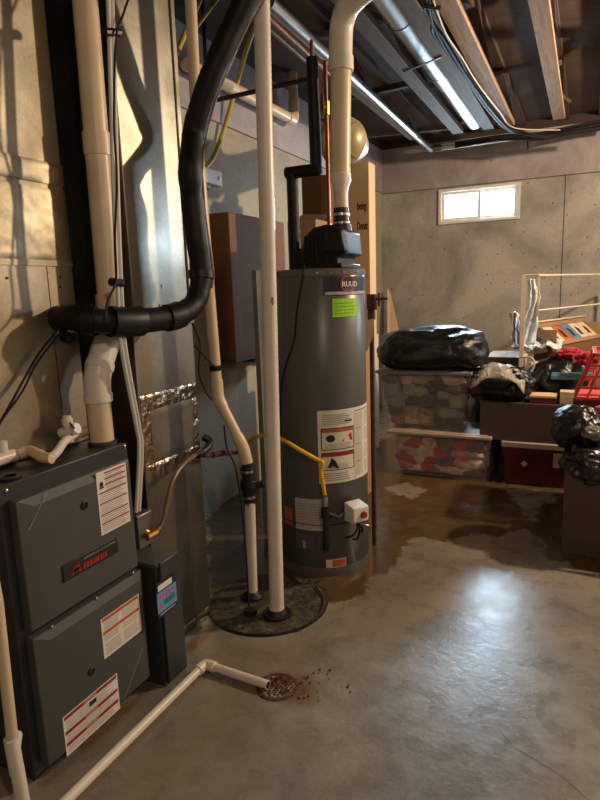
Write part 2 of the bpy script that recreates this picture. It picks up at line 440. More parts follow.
# window
g = NT('window_glass'); g.set('Base Color', (1, 1, 1, 1)); g.set('Roughness', .05); g.set('Alpha', .12); M_['glass'] = g.m
def window(nm, wl, wr):
    win = MB('white'); fy0, fy1 = YB - .03, YB + .06; t_ = .03
    win.box(wl, wr, fy0, fy1, wz0, wz0 + t_).box(wl, wr, fy0, fy1, wz1 - t_, wz1).box(wl, wl + t_, fy0, fy1, wz0 + t_, wz1 - t_).box(wr - t_, wr, fy0, fy1, wz0 + t_, wz1 - t_)
    wo = struct(nm, win, bevel=.003)
    mid = (wl + wr) / 2 + .01; q = .034; z0, z1 = wz0 + t_, wz1 - t_
    for a, b, yy in ((wl + t_, mid + q / 2, YB - .005), (mid - q / 2, wr - t_, YB + .018)):
        sm = MB('white'); sm.box(a, b, yy, yy + .02, z0, z0 + q).box(a, b, yy, yy + .02, z1 - q, z1).box(a, a + q, yy, yy + .02, z0 + q, z1 - q).box(b - q, b, yy, yy + .02, z0 + q, z1 - q)
        so = obj('window_sash', sm, wo, smooth=False)
        obj('window_pane', MB('glass').box(a + q, b - q, yy + .008, yy + .012, z0 + q, z1 - q), so, smooth=False)
window('window_1', wl, wr); window('window_2', w2l, w2r)

ck_ = MB('print'); cp_ = [PZ(x, y, .0006) for x, y in ((497, 727), (506, 738), (515, 748), (524, 753), (534, 759), (545, 766), (556, 772), (566, 780), (580, 792), (600, 812))]
for k in range(len(cp_) - 1):
    w0, w1 = .0006 + .0012 * math.sin(k * 1.7) ** 2, .0006 + .0012 * math.sin((k + 1) * 1.7) ** 2
    ck_.add([cp_[k] + Vector((0, -w0, 0)), cp_[k + 1] + Vector((0, -w1, 0)), cp_[k + 1] + Vector((0, w1, 0)), cp_[k] + Vector((0, w0, 0))], [(0, 1, 2, 3)])
struct('trim_6', ck_, smooth=False)
# ------------------------------------------------------------------ floor trusses
ZT = 2.70
names = {0: 'pale truss carrying a yellow cable, rightmost of those in view', 1: 'tan truss just right of the dark wiring bundle', 2: 'grey truss between the round duct and the wiring bundle',
         3: 'grey truss left of the silver round duct', 4: 'truss crossing over the heater vent pipe', 5: 'truss beside the silver gas pipe over the heater', 6: 'truss near the left wall above the cream drain pipe', 7: 'sliver of truss at the far right picture edge'}
for i, x in enumerate((-.27, -.665, -.83, -1.09, -1.48, None, None, .07)):
    if x is None: continue
    m = 'truss' if i in (0, 1) else 'trussgray'
    y0, y1 = -1.9, 5.72
    tr = thing('floor_truss', ('pale' if i == 0 else 'wooden') + ' open-web floor ' + names[i].split(' ', 1)[1] if False else names[i], 'truss', (x, 2, ZT), 'wooden trusses carrying the floor above')
    w = .046 if i != 1 else .05
    if i == 7: y1 = 5.3
    obj('bottom_chord', MB(m).box(x - w, x + w, y0, y1, ZT, ZT + .04), tr, bevel=.003)
    obj('top_chord', MB('web').box(x - .045, x + .045, YF, YB - .03, ZC - .04, ZC), tr, smooth=False)
    yy = y1 - .05; k = 0
    while yy > -1:
        nb = yy - .62
        za, zb = (ZT + .04, ZC - .04) if k % 2 == 0 else (ZC - .04, ZT + .04)
        obj('web', MB('web').bar((x, yy, za), (x, nb, zb), .08, .035), tr, smooth=False)
        yy = nb; k += 1

# ------------------------------------------------------------------ generic: fittings
def coupling(parent, a, b, r, mat, name='coupling'):
    return obj(name, MB(mat).cyl(a, b, r, 24), parent, bevel=.002)

# ------------------------------------------------------------------ furnace
XF = -1.375
FY0, FY1, FZ = 1.02, 1.518, .90
fur = thing('furnace', 'dark grey gas furnace cabinet with two sloped-edge doors and warning labels', 'furnace', (-1.71, 1.27, 0))
cb = MB('furn2')
cb.box(-2.05, XF, FY0, FY1, .02, FZ)
obj('cabinet', cb, fur, bevel=.004)
obj('base_rail', MB('rust').box(-2.03, XF - .015, FY0 + .01, FY1 - .01, 0, .02), fur, smooth=False)
ff = lambda u, v, h: Vector((XD + h, u, v))
def door(y0, y1, z0, z1, name):
    d = .042; bl, bt = .05, .026
    m = MB('furn'); x0 = XF; x1 = XF + d
    m.add([(x0, y0, z0), (x0, y1, z0), (x0, y1, z1), (x0, y0, z1), (x1 - .012, y0, z0), (x1 - .012, y1, z0), (x1 - .012, y1, z1), (x1 - .012, y0, z1),
           (x1, y0 + bl, z0 + .01), (x1, y1 - .02, z0 + .01), (x1, y1 - .02, z1 - bt), (x1, y0 + bl, z1 - bt)],
          [(0, 1, 5, 4), (1, 2, 6, 5), (2, 3, 7, 6), (3, 0, 4, 7), (4, 5, 9, 8), (5, 6, 10, 9), (6, 7, 11, 10), (7, 4, 8, 11), (8, 9, 10, 11), (3, 2, 1, 0)])
    return obj(name, m, fur, bevel=.003, angle=20)
XD = XF + .042
DU = door(1.045, 1.487, .475, .855, 'upper_door')
DL = door(1.045, 1.500, .05, .455, 'lower_door')
def dl(px, py): p = PX(px, py, XD); return p.y, p.z
def knob(px, py, par):
    y, z = dl(px, py)
    k = obj('door_latch', MB('ink').lathe([(.0, 0), (.013, 0), (.013, .004), (.010, .006), (.008, .002), (0, .002)], (XD, y, z), 20, (1, 0, 0)), par)
    return k
knob(84, 505, DU); knob(91, 671, DL)
for par, l in ((DU, ((12, 482), (40, 626), (125, 572), (14, 503))), (DL, ((44, 625), (105, 600)))):
    pass
for px, py in ((6, 491), (126, 441), (131, 445), (44, 625), (89, 597), (104, 603), (126, 572), (33, 644)):
    y, z = PX(px, py, XF).y, PX(px, py, XF).z
    y = min(max(y, FY0 + .012), FY1 - .012); z = min(z, FZ - .012)
    obj('screw', MB('chrome').lathe([(0, 0), (.006, 0), (.006, .003), (.003, .005), (0, .005)], (XF + (.03 if 1.04 < y < 1.5 and z < .86 else 0), y, z), 12, (1, 0, 0)), fur)
def corners(pts): # returns y0,y1,z0,z1 avg from TL TR BR BL
    q = [dl(*p) for p in pts]
    return (q[0][0] + q[3][0]) / 2, (q[1][0] + q[2][0]) / 2, (q[2][1] + q[3][1]) / 2, (q[0][1] + q[1][1]) / 2
def textlines(m, fn, u0, u1, v0, v1, n, h, mat='lgray', nu=1):
    m.m(mat); st = (v1 - v0) / n
    for i in range(n):
        e = u0 + (u1 - u0) * random.uniform(.8, 1)
        m.rect(fn, u0, v0 + st * (i + .25), e, v0 + st * (i + .62), h, nu)
# label 1 (upper)
y0, y1, z0, z1 = corners([(96, 474), (126, 461), (130, 523), (101, 534)])
lb = MB('label').slab(ff, y0, z0, y1, z1, 0, .0006)
w, h_ = y1 - y0, z1 - z0
for i, (a, st) in enumerate(((.955, .25), (.86, .25), (.77, .25), (.66, .04), (.49, .04), (.31, .04), (.17, .04))):
    lb.m('orange' if 0 else 'red').rect(ff, y0 + w * st, z0 + h_ * (a - .012), y1 - w * .04, z0 + h_ * (a + .012), .0009)
for a, b, n, st in ((.87, .945, 2, .28), (.78, .85, 2, .28), (.67, .755, 3, .28), (.51, .645, 4, .06), (.33, .475, 5, .06), (.19, .295, 3, .06), (.03, .155, 4, .06)):
    textlines(lb, ff, y0 + w * st, y1 - w * .06, z0 + h_ * a, z0 + h_ * b, n, .0009)
lb.m('ink').lathe([(0, 0), (.008, 0), (.008, .0005), (0, .0005)], (XD + .0008, y0 + w * .14, z0 + h_ * .8), 10, (1, 0, 0))
lb.rect(ff, y0 + w * .06, z0 + h_ * .73, y0 + w * .22, z0 + h_ * .76, .0009)
tag(obj('warning_label', lb, DU, smooth=False), 'white label with seven thin red rules')
# label 2 (orange, lower door top)
y0, y1, z0, z1 = corners([(100, 620), (138, 594), (142, 629), (105, 660)])
w, h_ = y1 - y0, z1 - z0
lb = MB('label').slab(ff, y0, z0, y1, z1, 0, .0006)
for a in (.94, .62): lb.m('orange').rect(ff, y0 + w * .03, z0 + h_ * (a - .04), y1 - w * .03, z0 + h_ * (a + .04), .0009)
for a, b, n in ((.68, .88, 5), (.4, .56, 4), (.06, .36, 6)):
    textlines(lb, ff, y0 + w * .05, y0 + w * .48, z0 + h_ * a, z0 + h_ * b, n, .0009)
    textlines(lb, ff, y0 + w * .52, y0 + w * .95, z0 + h_ * a, z0 + h_ * b, n, .0009)
tag(obj('warning_label', lb, DL, smooth=False), 'white label with two orange bars')
y0, y1, z0, z1 = corners([(62, 718), (117, 673), (120, 709), (67, 756)])
w, h_ = y1 - y0, z1 - z0
lb = MB('label').slab(ff, y0, z0, y1, z1, 0, .0006)
for a in (.93, .56, .27): lb.m('red').rect(ff, y0 + w * .02, z0 + h_ * (a - .045), y1 - w * .02, z0 + h_ * (a + .045), .0009)
for a, b, n in ((.63, .86, 5), (.33, .5, 4), (.05, .2, 3)): textlines(lb, ff, y0 + w * .04, y1 - w * .05, z0 + h_ * a, z0 + h_ * b, n, .0009)
lb.m('ink').rect(ff, y0 + w * .45, z0 + h_ * .72, y0 + w * .58, z0 + h_ * .84, .0011)
for a in (.93, .56, .27): lb.m('label').text(ff, 'WARNING', y0 + w * .36, z0 + h_ * (a - .03), h_ * .085, .0012, sx=1)
tag(obj('warning_label', lb, DL, smooth=False), 'white label with three dark red bars')
# badge
y0, y1, z0, z1 = corners([(61, 566), (116, 536), (118, 552), (63, 582)])
w, h_ = y1 - y0, z1 - z0
bd = obj('badge', MB('ink').slab(ff, y0, z0, y1, z1, 0, .005), DU, bevel=.003)
tx = MB('logored'); tx.text(ff, 'A', y0 + w * .12, z0 + h_ * .16, h_ * .98, .0055, sx=1.15, bold=.001, shear=.2)
tx.text(ff, 'mana', y0 + w * .33, z0 + h_ * .16, h_ * .74, .0055, sx=1.2, bold=.0013, shear=.2)
obj('badge_lettering', tx, bd, smooth=False)
tx = MB('silver'); tx.text(ff, 'HEATING & AIR CONDITIONING', y0 + w * .36, z0 + h_ * .69, h_ * .2, .0055, sx=.86)
obj('badge_small_lettering', tx, bd, smooth=False)
# crease lines on doors
for a, b, par in (((48, 490), (29, 530), DU), ((143, 648), (124, 700), DL)):
    pa, pb = PX(*a, XD), PX(*b, XD)
    obj('scratch', MB('lgray').bar(pa, pb, .0014, .0014, (1, 0, 0)), par, smooth=False)

# plenum above furnace
PXF, PY0, PY1 = -1.535, .30, 1.512
pl = thing('supply_plenum', 'matte galvanised supply plenum rising from the furnace top', 'duct', (-1.8, 1.2, FZ))
mb = MB('galvdull').box(-2.06, PXF, FY0 + .005, PY1, FZ + .001, 1.50)
obj('lower_plenum', mb, pl, bevel=.003)
obj('upper_plenum', MB('galvdull').box(-2.06, PXF - .002, FY0 - .0, PY1 - .003, 1.50, ZT - .002), pl, bevel=.003)
fp = lambda u, v, h: Vector((PXF + h, u, v))
def wavy_slab(m, fn, u0, v0, u1, v1, h, nu=24, nv=10, amp=.004, seed=0):
    V = []; Fs = []
    for i in range(nu + 1):
        for j in range(nv + 1):
            u = u0 + (u1 - u0) * i / nu; v = v0 + (v1 - v0) * j / nv
            e = .25 if i in (0, nu) or j in (0, nv) else 1
            n = noise.noise(Vector((u * 14, v * 14, seed))) + .5 * noise.noise(Vector((u * 40, v * 40, seed + 3)))
            V.append(fn(u, v, h + amp * (1 + n) * e))
    for i in range(nu):
        for j in range(nv):
            a = i * (nv + 1) + j; Fs.append((a, a + nv + 1, a + nv + 2, a + 1))
    m.add(V, Fs); return m
obj('foil_band', wavy_slab(MB('foil'), fp, FY0 + .005, 1.502, PY1 + .0, 1.72, .001, 50, 20, .0022), pl)
obj('cleat', MB('galvdull').slab(fp, FY0 + .005, 1.484, PY1, 1.502, 0, .004), pl, smooth=False)
obj('foil_strip', wavy_slab(MB('foil'), fp, FY0 + .005, 1.735, PY1, 1.80, .001, 40, 6, .003, 5), pl)
for px, py in ((7, 278), (60, 277), (60, 287), (75, 277)):
    p = PX(px, py, PXF); obj('screw', MB('ink').lathe([(0, 0), (.004, 0), (.004, .003), (0, .003)], p, 8, (1, 0, 0)), pl)
obj('panel_seam', MB('ink').slab(fp, 1.405, FZ + .01, 1.408, 1.48, 0, .0008), pl, smooth=False)

# return duct (right)
DX = -1.43; DY0, DY1 = 1.66, 2.015
rd = thing('return_duct', 'shiny galvanised return duct running floor to ceiling beside furnace', 'duct', (-1.7, 1.84, 0))
obj('lower_duct', MB('galvlow').box(-1.98, DX, DY0, DY1, .0, 1.275), rd, bevel=.003)
obj('upper_duct', MB('galv').box(-1.98, DX + .004, DY0 + .01, DY1, 1.285, ZT - .002), rd, bevel=.003)
fd = lambda u, v, h: Vector((DX + h, u, v))
obj('cleat', MB('galv').slab(fd, DY0 - .004, 1.268, DY1 + .004, 1.29, -.002, .009), rd, bevel=.002)
obj('cleat', MB('galv').box(-1.98, DX + .006, DY0 - .01, DY0, 1.268, 1.29), rd, smooth=False)
obj('corner_seam', MB('galv').slab(fd, DY1 - .022, 1.3, DY1 + .004, ZT - .004, .003, .011), rd, bevel=.003)
def fdpatch(pts):
    q = [PX(*p, DX) for p in pts]; return min(a.y for a in q), min(a.z for a in q), max(a.y for a in q), max(a.z for a in q)
pa = MB('foil2')
Ypa0, Ypa1, Zp0, Zp1 = PX(143, 440, DX).y, DY1 - .005, PX(148, 482, DX).z, PX(143, 396, DX).z
wavy_slab(pa, fd, Ypa0, Zp1 - .06, Ypa1, Zp1, .001, 30, 8, .004, 1)
wavy_slab(pa, fd, Ypa0, Zp0, Ypa1, Zp0 + .06, .001, 30, 8, .004, 2)
wavy_slab(pa, fd, Ypa0, Zp0 + .06, Ypa0 + .05, Zp1 - .06, .001, 8, 20, .004, 3)
wavy_slab(pa, fd, Ypa1 - .04, Zp0 + .06, Ypa1, Zp1 - .06, .001, 8, 20, .004, 4)
obj('foil_patch_border', pa, rd)
obj('patch_panel', wavy_slab(MB('galvlow'), fd, Ypa0 + .045, Zp0 + .055, Ypa1 - .035, Zp1 - .055, .0005, 12, 12, .002, 8), rd)
obj('base_tape', wavy_slab(MB('foil2'), fd, DY0, .003, DY1, .045, .001, 30, 4, .004, 6), rd)
for px, py in ((162, 286), (160, 305)):
    p = PX(px, py, DX + .004); obj('screw', MB('chrome').lathe([(0, 0), (.006, 0), (.006, .004), (0, .004)], p, 10, (1, 0, 0)), rd)

# filter cabinet
FX = -1.30
fc = thing('filter_cabinet', 'narrow dark filter cabinet with blue and pink label beside furnace', 'filter cabinet', (-1.4, 1.59, 0))
obj('housing', MB('furn2').box(-1.62, FX, 1.524, 1.645, 0, .455), fc, bevel=.003)
obj('door', MB('furn2').box(FX, FX + .012, 1.534, 1.642, .01, .47), fc, bevel=.003)
obj('top_flange', MB('furn').box(-1.60, FX + .004, 1.522, 1.648, .456, .468), fc, bevel=.002)
fx = lambda u, v, h: Vector((FX + .012 + h, u, v))
def cx4(pts):
    q = [PX(*p, FX + .012) for p in pts]
    return (q[0].y + q[3].y) / 2, (q[1].y + q[2].y) / 2, (q[2].z + q[3].z) / 2, (q[0].z + q[1].z) / 2
y0, y1, z0, z1 = cx4([(156, 583), (175, 571), (177, 605), (158, 620)])
w, h_ = y1 - y0, z1 - z0
lb = MB('ink').slab(fx, y0, z0, y1, z1, 0, .001)
lb.m('label').rect(fx, y0 + w * .08, z0 + h_ * .74, y1 - w * .2, z0 + h_ * .9, .0013)
lb.m('blue').rect(fx, y0, z0 + h_ * .14, y1, z0 + h_ * .7, .0013)
lb.m('pink')
for k in range(5): lb.rect(fx, y0 + w * (.12 + .15 * k), z0 + h_ * (.5 + .01 * (k % 2)), y0 + w * (.22 + .15 * k), z0 + h_ * (.64 - .015 * (k % 3)), .0016)
lb.text(fx, 'CLEAN', y0 + w * .2, z0 + h_ * .42, h_ * .12, .0016, sx=1, bold=.0004) if False else None
lb.m('teal').rect(fx, y0 + w * .32, z0 + h_ * .28, y1 - w * .1, z0 + h_ * .44, .0016)
lb.m('pink').rect(fx, y0 + w * .1, z0 + h_ * .24, y0 + w * .26, z0 + h_ * .38, .0016)
lb.m('label').rect(fx, y0 + w * .1, z0 + h_ * .07, y1 - w * .1, z0 + h_ * .09, .0016)
tag(obj('door_label', lb, fc, smooth=False), 'light blue label with pink and teal print')

# electrical box between
eb = thing('junction_box', 'small galvanised electrical box on furnace side above filter cabinet', 'electrical box', (-1.38, 1.57, .53))
p0 = PX(137, 528, -1.36)
obj('box', MB('steelbox').box(-1.45, -1.36, 1.522, 1.60, .515, .635), eb, bevel=.003)
obj('knockout', MB('brass').lathe([(0, 0), (.012, 0), (.012, .004), (.006, .008), (0, .008)], (-1.36, 1.565, .56), 14, (1, 0, 0)), eb)

# grey conduits down to the box
cd = thing('twin_conduit', 'pair of thin grey-white conduits running down beside vent pipe', 'conduit', (-1.36, 1.53, .63))
for i, off in enumerate((0, .016)):
    pts = [PX(108 + i * 4, -8, -1.33), PX(114 + i * 4, 200, -1.33), PX(118 + i * 4, 300, -1.34), PX(121 + i * 4, 345, -1.345), PX(136 + i * 3, 425, -1.36), PX(139 + i * 3, 450, -1.37), Vector((-1.385 + .0 * i, 1.545 + off, .64))]
    obj('conduit', MB('pvc_gray').tube(path(pts, 5), .0065, 10), cd)
obj('strap', MB('blackpl').tube([PX(104, 32, -1.33), PX(119, 33, -1.33)], .013, 10), cd)
obj('strap', MB('blackpl').tube([PX(111, 282, -1.335), PX(122, 283, -1.335)], .013, 10), cd)
# dark wire along the conduits
w_ = MB('wire').tube(path([PX(131, -8, -1.31), PX(123, 15, -1.31), PX(116, 40, -1.31), PX(114, 120, -1.31), PX(117, 180, -1.32), PX(115, 235, -1.32), PX(116, 280, -1.32), PX(108, 300, -1.30), PX(105, 318, -1.28)], 6), .0035, 8)
tag(obj('control_wire', w_), 'thin black wire strapped alongside the twin conduits', 'wire')

# big vent pipe over furnace
vp = thing('furnace_vent_pipe', 'thick cream vent pipe rising from furnace top to ceiling', 'vent pipe', (-1.437, 1.472, FZ))
VX, VY = -1.437, 1.472
b = Vector((VX, VY, FZ)); r = .039
obj('lower_pipe', MB('pvc_yel').cyl(b, (VX, VY, 1.075), r, 28), vp)
obj('collar', MB('furn2').lathe([(.047, 0), (.047, .012), (.0395, .014)], b, 24), vp)
obj('elbow', MB('pvc').tube(path([(VX, VY, 1.05), (VX, VY + .001, 1.10), (VX, VY + .012, 1.145), (VX - .003, VY + .042, 1.195), (VX - .006, VY + .07, 1.235)], 5), .043, 28), vp)
obj('elbow_rim', MB('pvc').cyl((VX, VY, 1.045), (VX, VY, 1.071), .0465, 28), vp)
obj('elbow_rim', MB('pvc').cyl((VX, VY + .014, 1.148), (VX - .001, VY + .027, 1.17), .0465, 28), vp)
UX, UY = VX - .008, VY + .10
obj('upper_pipe', MB('pvc_yel').cyl((UX, UY, 1.215), (UX - .01, UY + .03, ZT + .22), r, 28), vp)
q = PX(93, 143, UX).z
obj('coupling', MB('pvc_yel').cyl((UX - .0043, UY + .0135, q - .035), (UX - .0043, UY + .0135, q + .035), .0445, 28), vp)
q = PX(113, 303, UX).z
obj('coupling', MB('pvc_yel').cyl((UX, UY, q - .03), (UX, UY, q + .03), .044, 28), vp)

# condensate trap on the furnace top
ct = thing('condensate_trap', 'white condensate pipe with tee fitting lying across furnace top', 'drain pipe', (-1.42, 1.2, FZ))
zt = FZ + .028
def FT(px, py, z=zt): return PZ(px, py, z)
pts = [FT(-25, 470), FT(0, 459), FT(25, 452, zt + .004), FT(38, 453, zt + .004), FT(48, 458, zt), PX(56, 453, -1.42), PX(65, 441, -1.45), PX(78, 433, -1.48), PX(92, 431, -1.50)]
obj('drain_pipe', MB('pvc').tube(path(pts, 6), .0135, 16), ct)
obj('hose', MB('pvc_yel').tube(path([FT(18, 455, zt), FT(30, 451, zt + .006), FT(42, 457, zt), FT(52, 458, zt)], 5), .0165, 16), ct)
p = FT(3, 458, zt)
obj('tee', MB('pvc').cyl(FT(-8, 462), FT(14, 455), .019, 18).cyl(p, p + Vector((0, 0, .05)), .017, 16), ct)
p = PX(68, 428, -1.47)
obj('trap_valve', MB('pvc').cyl(p - Vector((.03, .0, .02)), p + Vector((.03, .01, .0)), .018, 16).cyl(p - Vector((0, 0, .045)), p + Vector((0, 0, .04)), .013, 12).lathe([(.017, 0), (.017, .02), (.008, .026)], p + Vector((0, 0, .01)), 8), ct)
obj('cuff', MB('pvc_yel').cyl(PX(76, 434, -1.478), PX(86, 431, -1.49), .0175, 18), ct)
p = FT(12, 478, FZ)
obj('grommet', MB('blackpl').lathe([(.03, 0), (.03, .008), (.018, .01), (.018, .004)], PZ(10, 479, FZ), 20), ct)

# wires on the plenum
w_ = MB('wire')
w_.tube(path([PX(70, 322, PXF + .06), PX(58, 330, PXF + .04), PX(40, 352, PXF + .03), PX(28, 372, PXF + .03), PX(10, 405, PXF + .05), PX(-10, 440, PXF + .06)], 6), .004, 8)
w_.tube(path([PX(78, 318, PXF + .07), PX(62, 332, PXF + .05), PX(48, 348, PXF + .04), PX(35, 366, PXF + .03), PX(22, 392, PXF + .05), PX(0, 422, PXF + .06)], 6), .0035, 8)
tag(obj('thermostat_wire', w_), 'pair of dark wires drooping across the plenum face', 'wire')
w_ = MB('wire').tube(path([FT(74, 428, FZ + .09), FT(60, 416, FZ + .10), FT(45, 432, FZ + .06), FT(30, 446, FZ + .03)], 6), .003, 8)
tag(obj('control_wire', w_), 'thin dark wire looping from the condensate trap valve', 'wire')

# insulated line set
ls = thing('insulated_line_set', 'thick black insulated refrigerant line bending from ceiling to plenum', 'pipe insulation', (-1.4, 1.7, 1.3))
def L(px, py, x): return PX(px, py, x)
pts = [Vector((PXF, PX(58, 318, PXF).y, PX(58, 318, PXF).z)), L(75, 318, -1.44), L(100, 321, -1.37), L(125, 322, -1.34), L(150, 320, -1.32), L(176, 316, -1.29), L(193, 305, -1.275), L(200, 288, -1.27), L(201, 270, -1.27), L(197, 240, -1.27), L(192, 200, -1.28), L(190, 168, -1.27), PY(193, 138, 1.93), PY(200, 108, 1.93), PY(211, 77, 1.93), PY(226, 42, 1.94), PY(244, 4, 1.95), PY(268, -40, 1.97), PY(292, -75, 2.0)]
pt = path(pts, 5); n = len(pt)
rr = [.040 + .003 * noise.noise(p * 9) + .003 * noise.noise(p * 25) for p in pt]
obj('insulation', MB('foam').tube(pt, rr, 18), ls)
for a, b, rr_ in ((2.5, 3.6, .050), (4.6, 5.2, .047), (7.6, 8.1, .047)):
    i, j = int(a * 5), int(b * 5); obj('tape_wrap', MB('blackpl').tube(pt[i:j + 1], rr_, 18), ls)
obj('tape_wrap', MB('blackpl').tube(pt[7:10], .049, 18), ls)
cp = [p + Vector((.02, .045, .0)) for p in pt[35:]]
cp[0] = cp[0]
obj('liquid_line', MB('coppertube').tube(cp, .0065, 10), ls)
obj('stub_cap', MB('blackpl').lathe([(.0, 0), (.038, 0), (.038, .03), (.02, .05)], pts[0] + Vector((-.0, -.0, 0)), 20, (1, 0, 0)), ls)
p = PX(64, 336, PXF)
tag(obj('bushing', MB('blackpl').lathe([(.0, 0), (.022, 0), (.022, .03), (.012, .035), (0, .03)], p, 8, (1, 0, 0))), 'small black bushing on the plenum under the insulated line', 'fitting')

# gas tube copper
gt = thing('gas_tube', 'dull copper gas tube curving in front of the return duct', 'gas pipe', (-1.36, 1.7, .6))
pts = [PX(149, 536, -1.345), PX(156, 532, -1.34), PX(163, 522, -1.335), PX(168, 500, -1.33), PX(173, 480, -1.33), PX(182, 466, -1.34), PX(194, 456, -1.36), PX(203, 450, -1.385)]
obj('tube', MB('coppertube').tube(path(pts, 6), .009, 12), gt)
obj('fitting', MB('brass').cyl(pts[0] + Vector((0, -.012, 0)), pts[1], .014, 8).cyl(pts[1], pts[1] + (pts[2] - pts[1]) * .5, .0115, 8), gt)
el = [PX(200, 452, -1.385), PX(206, 446, -1.39), PX(210, 440, -1.40), PX(205, 437, -1.42)]
obj('iron_elbow', MB('film').tube(path([PX(198, 455, -1.38), PX(207, 448, -1.385), PX(210, 441, -1.40), PX(203, 437, -1.425)], 5), .016, 14), gt)
obj('iron_nipple', MB('rust').cyl(PX(204, 456, -1.39), PX(240, 452, -1.47), .0085, 10).cyl(PX(212, 455, -1.40), PX(224, 453, -1.43), .013, 8), gt)

# sump discharge pipe (front post)
sp = thing('sump_discharge_pipe', 'tall white plastic pipe standing in the sump lid, ceiling height', 'pipe', (-1.143, 2.09, 0))
b0 = Vector((-1.143, 2.092, .012)); tp = PY(261, -20, 2.12)
tp = b0 + (tp - b0) * ((ZT + .1) / (tp.z - b0.z))
obj('pipe', MB('pvc').cyl(b0, tp, .0305, 28), sp)
obj('grommet', MB('black').lathe([(.062, 0), (.062, .01), (.045, .014), (.036, .03), (.031, .03)], (b0.x, b0.y, .012), 28), sp)
obj('cuff', MB('pvc').cyl(b0 + Vector((0, 0, .02)), b0 + Vector((-.002, 0, .045)), .033, 28), sp)
ax = (tp - b0).normalized()
cc = PY(271, 300, 2.09)
ang0 = math.atan2(-b0.y, -b0.x)
def fpipe(u, v, h):
    c = b0 + ax * ((v - b0.z) / ax.z); a = ang0 + u / .031 + .45
    return c + Vector((math.cos(a), math.sin(a), 0)) * (.0306 + h)
pr = MB('print'); pr.rect(fpipe, -.002, cc.z - .02, .003, cc.z + .01, .0003); pr.rect(fpipe, -.007, cc.z - .012, -.0045, cc.z + .012, .0003)
zz = .3
while zz < 2.6:
    if abs(zz - cc.z) > .05: pr.rect(fpipe, .0255, zz, .0268, zz + .012, .0003)
    zz += .021
obj('printed_marks', pr, sp, smooth=False)

# pit
pc = Vector((-1.235, 2.18, 0))
pit = thing('sump_pit_lid', 'round dark weathered sump pit lid set in the floor', 'sump lid', pc)
obj('lid', MB('pit').lathe([(.0, 0), (.262, 0), (.262, .009), (.245, .012), (0, .012)], pc, 64), pit)
obj('rim', MB('black').lathe([(.269, .0), (.269, .004), (.262, .006), (.262, .0)], pc, 64), pit)
q = PZ(251, 616, 0); 
obj('cord_plug', MB('black').lathe([(0, 0), (.028, 0), (.028, .018), (.01, .02), (0, .02)], (q.x, q.y, .012), 20), pit)
q1 = PZ(294, 602, .012)
tag(obj('pump_cord', MB('wire').tube(path([PZ(315, 585, .02), PZ(323, 598, .018), PZ(320, 612, .018), PZ(310, 622, .018), PZ(300, 628, .016)], 6), .003, 8)), 'thin black cord curled on the sump lid edge', 'cord')

# second pipe with check valve
s2 = thing('check_valve_pipe', 'cream offset plastic pipe with black check valve into the sump', 'pipe', (-1.32, 2.18, 0))
y2 = 2.2
g0 = Vector((-1.317, 2.185, .012)); g1 = PY(250, 505, y2); g2 = PY(249, 497, y2)
obj('lower_pipe', MB('pvc').cyl(g0, g1, .0235, 22), s2)
obj('grommet', MB('black').lathe([(.05, 0), (.05, .01), (.035, .02), (.0245, .03)], (g0.x, g0.y, .012), 24), s2)
a = PY(249.5, 502, y2); b = PY(247, 462, y2)
d_ = (b - a)
obj('check_valve', MB('film').cyl(a, b, .027, 24).cyl(a + d_ * .08, a + d_ * .22, .033, 24).cyl(a + d_ * .32, a + d_ * .55, .038, 24).cyl(a + d_ * .7, a + d_ * .88, .033, 24).cyl(a + d_ * .4, a + d_ * .4 + Vector((.07, .02, .01)), .014, 14), s2, bevel=.002)
for k in (.15, .79): obj('hose_clamp', MB('chrome').cyl(a + d_ * (k - .03), a + d_ * (k + .03), .0345, 24), s2)
u0 = b + d_ * -.05
pts = [u0, PY(244, 450, y2), PY(238, 438, y2), PY(222, 408, y2), PY(216, 392, y2), PY(213, 370, y2), PY(209, 320, y2), PY(204, 265, y2), PY(198, 180, y2)]
obj('upper_pipe', MB('pvc_yel').tube(fillet([u0, PY(243, 447, y2), PY(218, 398, y2), PY(198, 150, y2 + .02), PY(190, -10, y2 + .02)], .05), .0235, 22), s2)
obj('elbow', MB('pvc_yel').tube(fillet([u0 + d_ * .02, PY(243, 447, y2), PY(237, 436, y2)], .03), .0275, 22), s2)
obj('elbow', MB('pvc_yel').tube(fillet([PY(223, 408, y2), PY(218, 398, y2), PY(216.5, 380, y2)], .03), .0275, 22), s2)
p = PY(215, 368, y2); obj('strap', MB('blackpl').cyl(p - Vector((0, 0, .012)), p + Vector((0, 0, .012)), .026, 20), s2)
w_ = MB('wire')
w_.tube(path([PY(192, 322, 2.1), PY(197, 334, 2.12), PY(200, 345, 2.12), PY(199, 372, 2.13), PY(205, 390, 2.14), PY(212, 400, 2.14)], 6), .004, 8)
w_.tube(path([PY(194, 345, 2.1), PY(206, 358, 2.12), PY(216, 368, 2.14)], 6), .004, 8)
w_.tube(path([PY(224, 425, 2.14), PY(227, 448, 2.13), PY(236, 470, 2.12), PY(243, 520, 2.12), PY(247, 570, 2.13), PZ(249, 608, .02)], 6), .004, 8)
tag(obj('sump_pump_cord', w_), 'black cords hanging beside the cream offset pipe', 'cord')

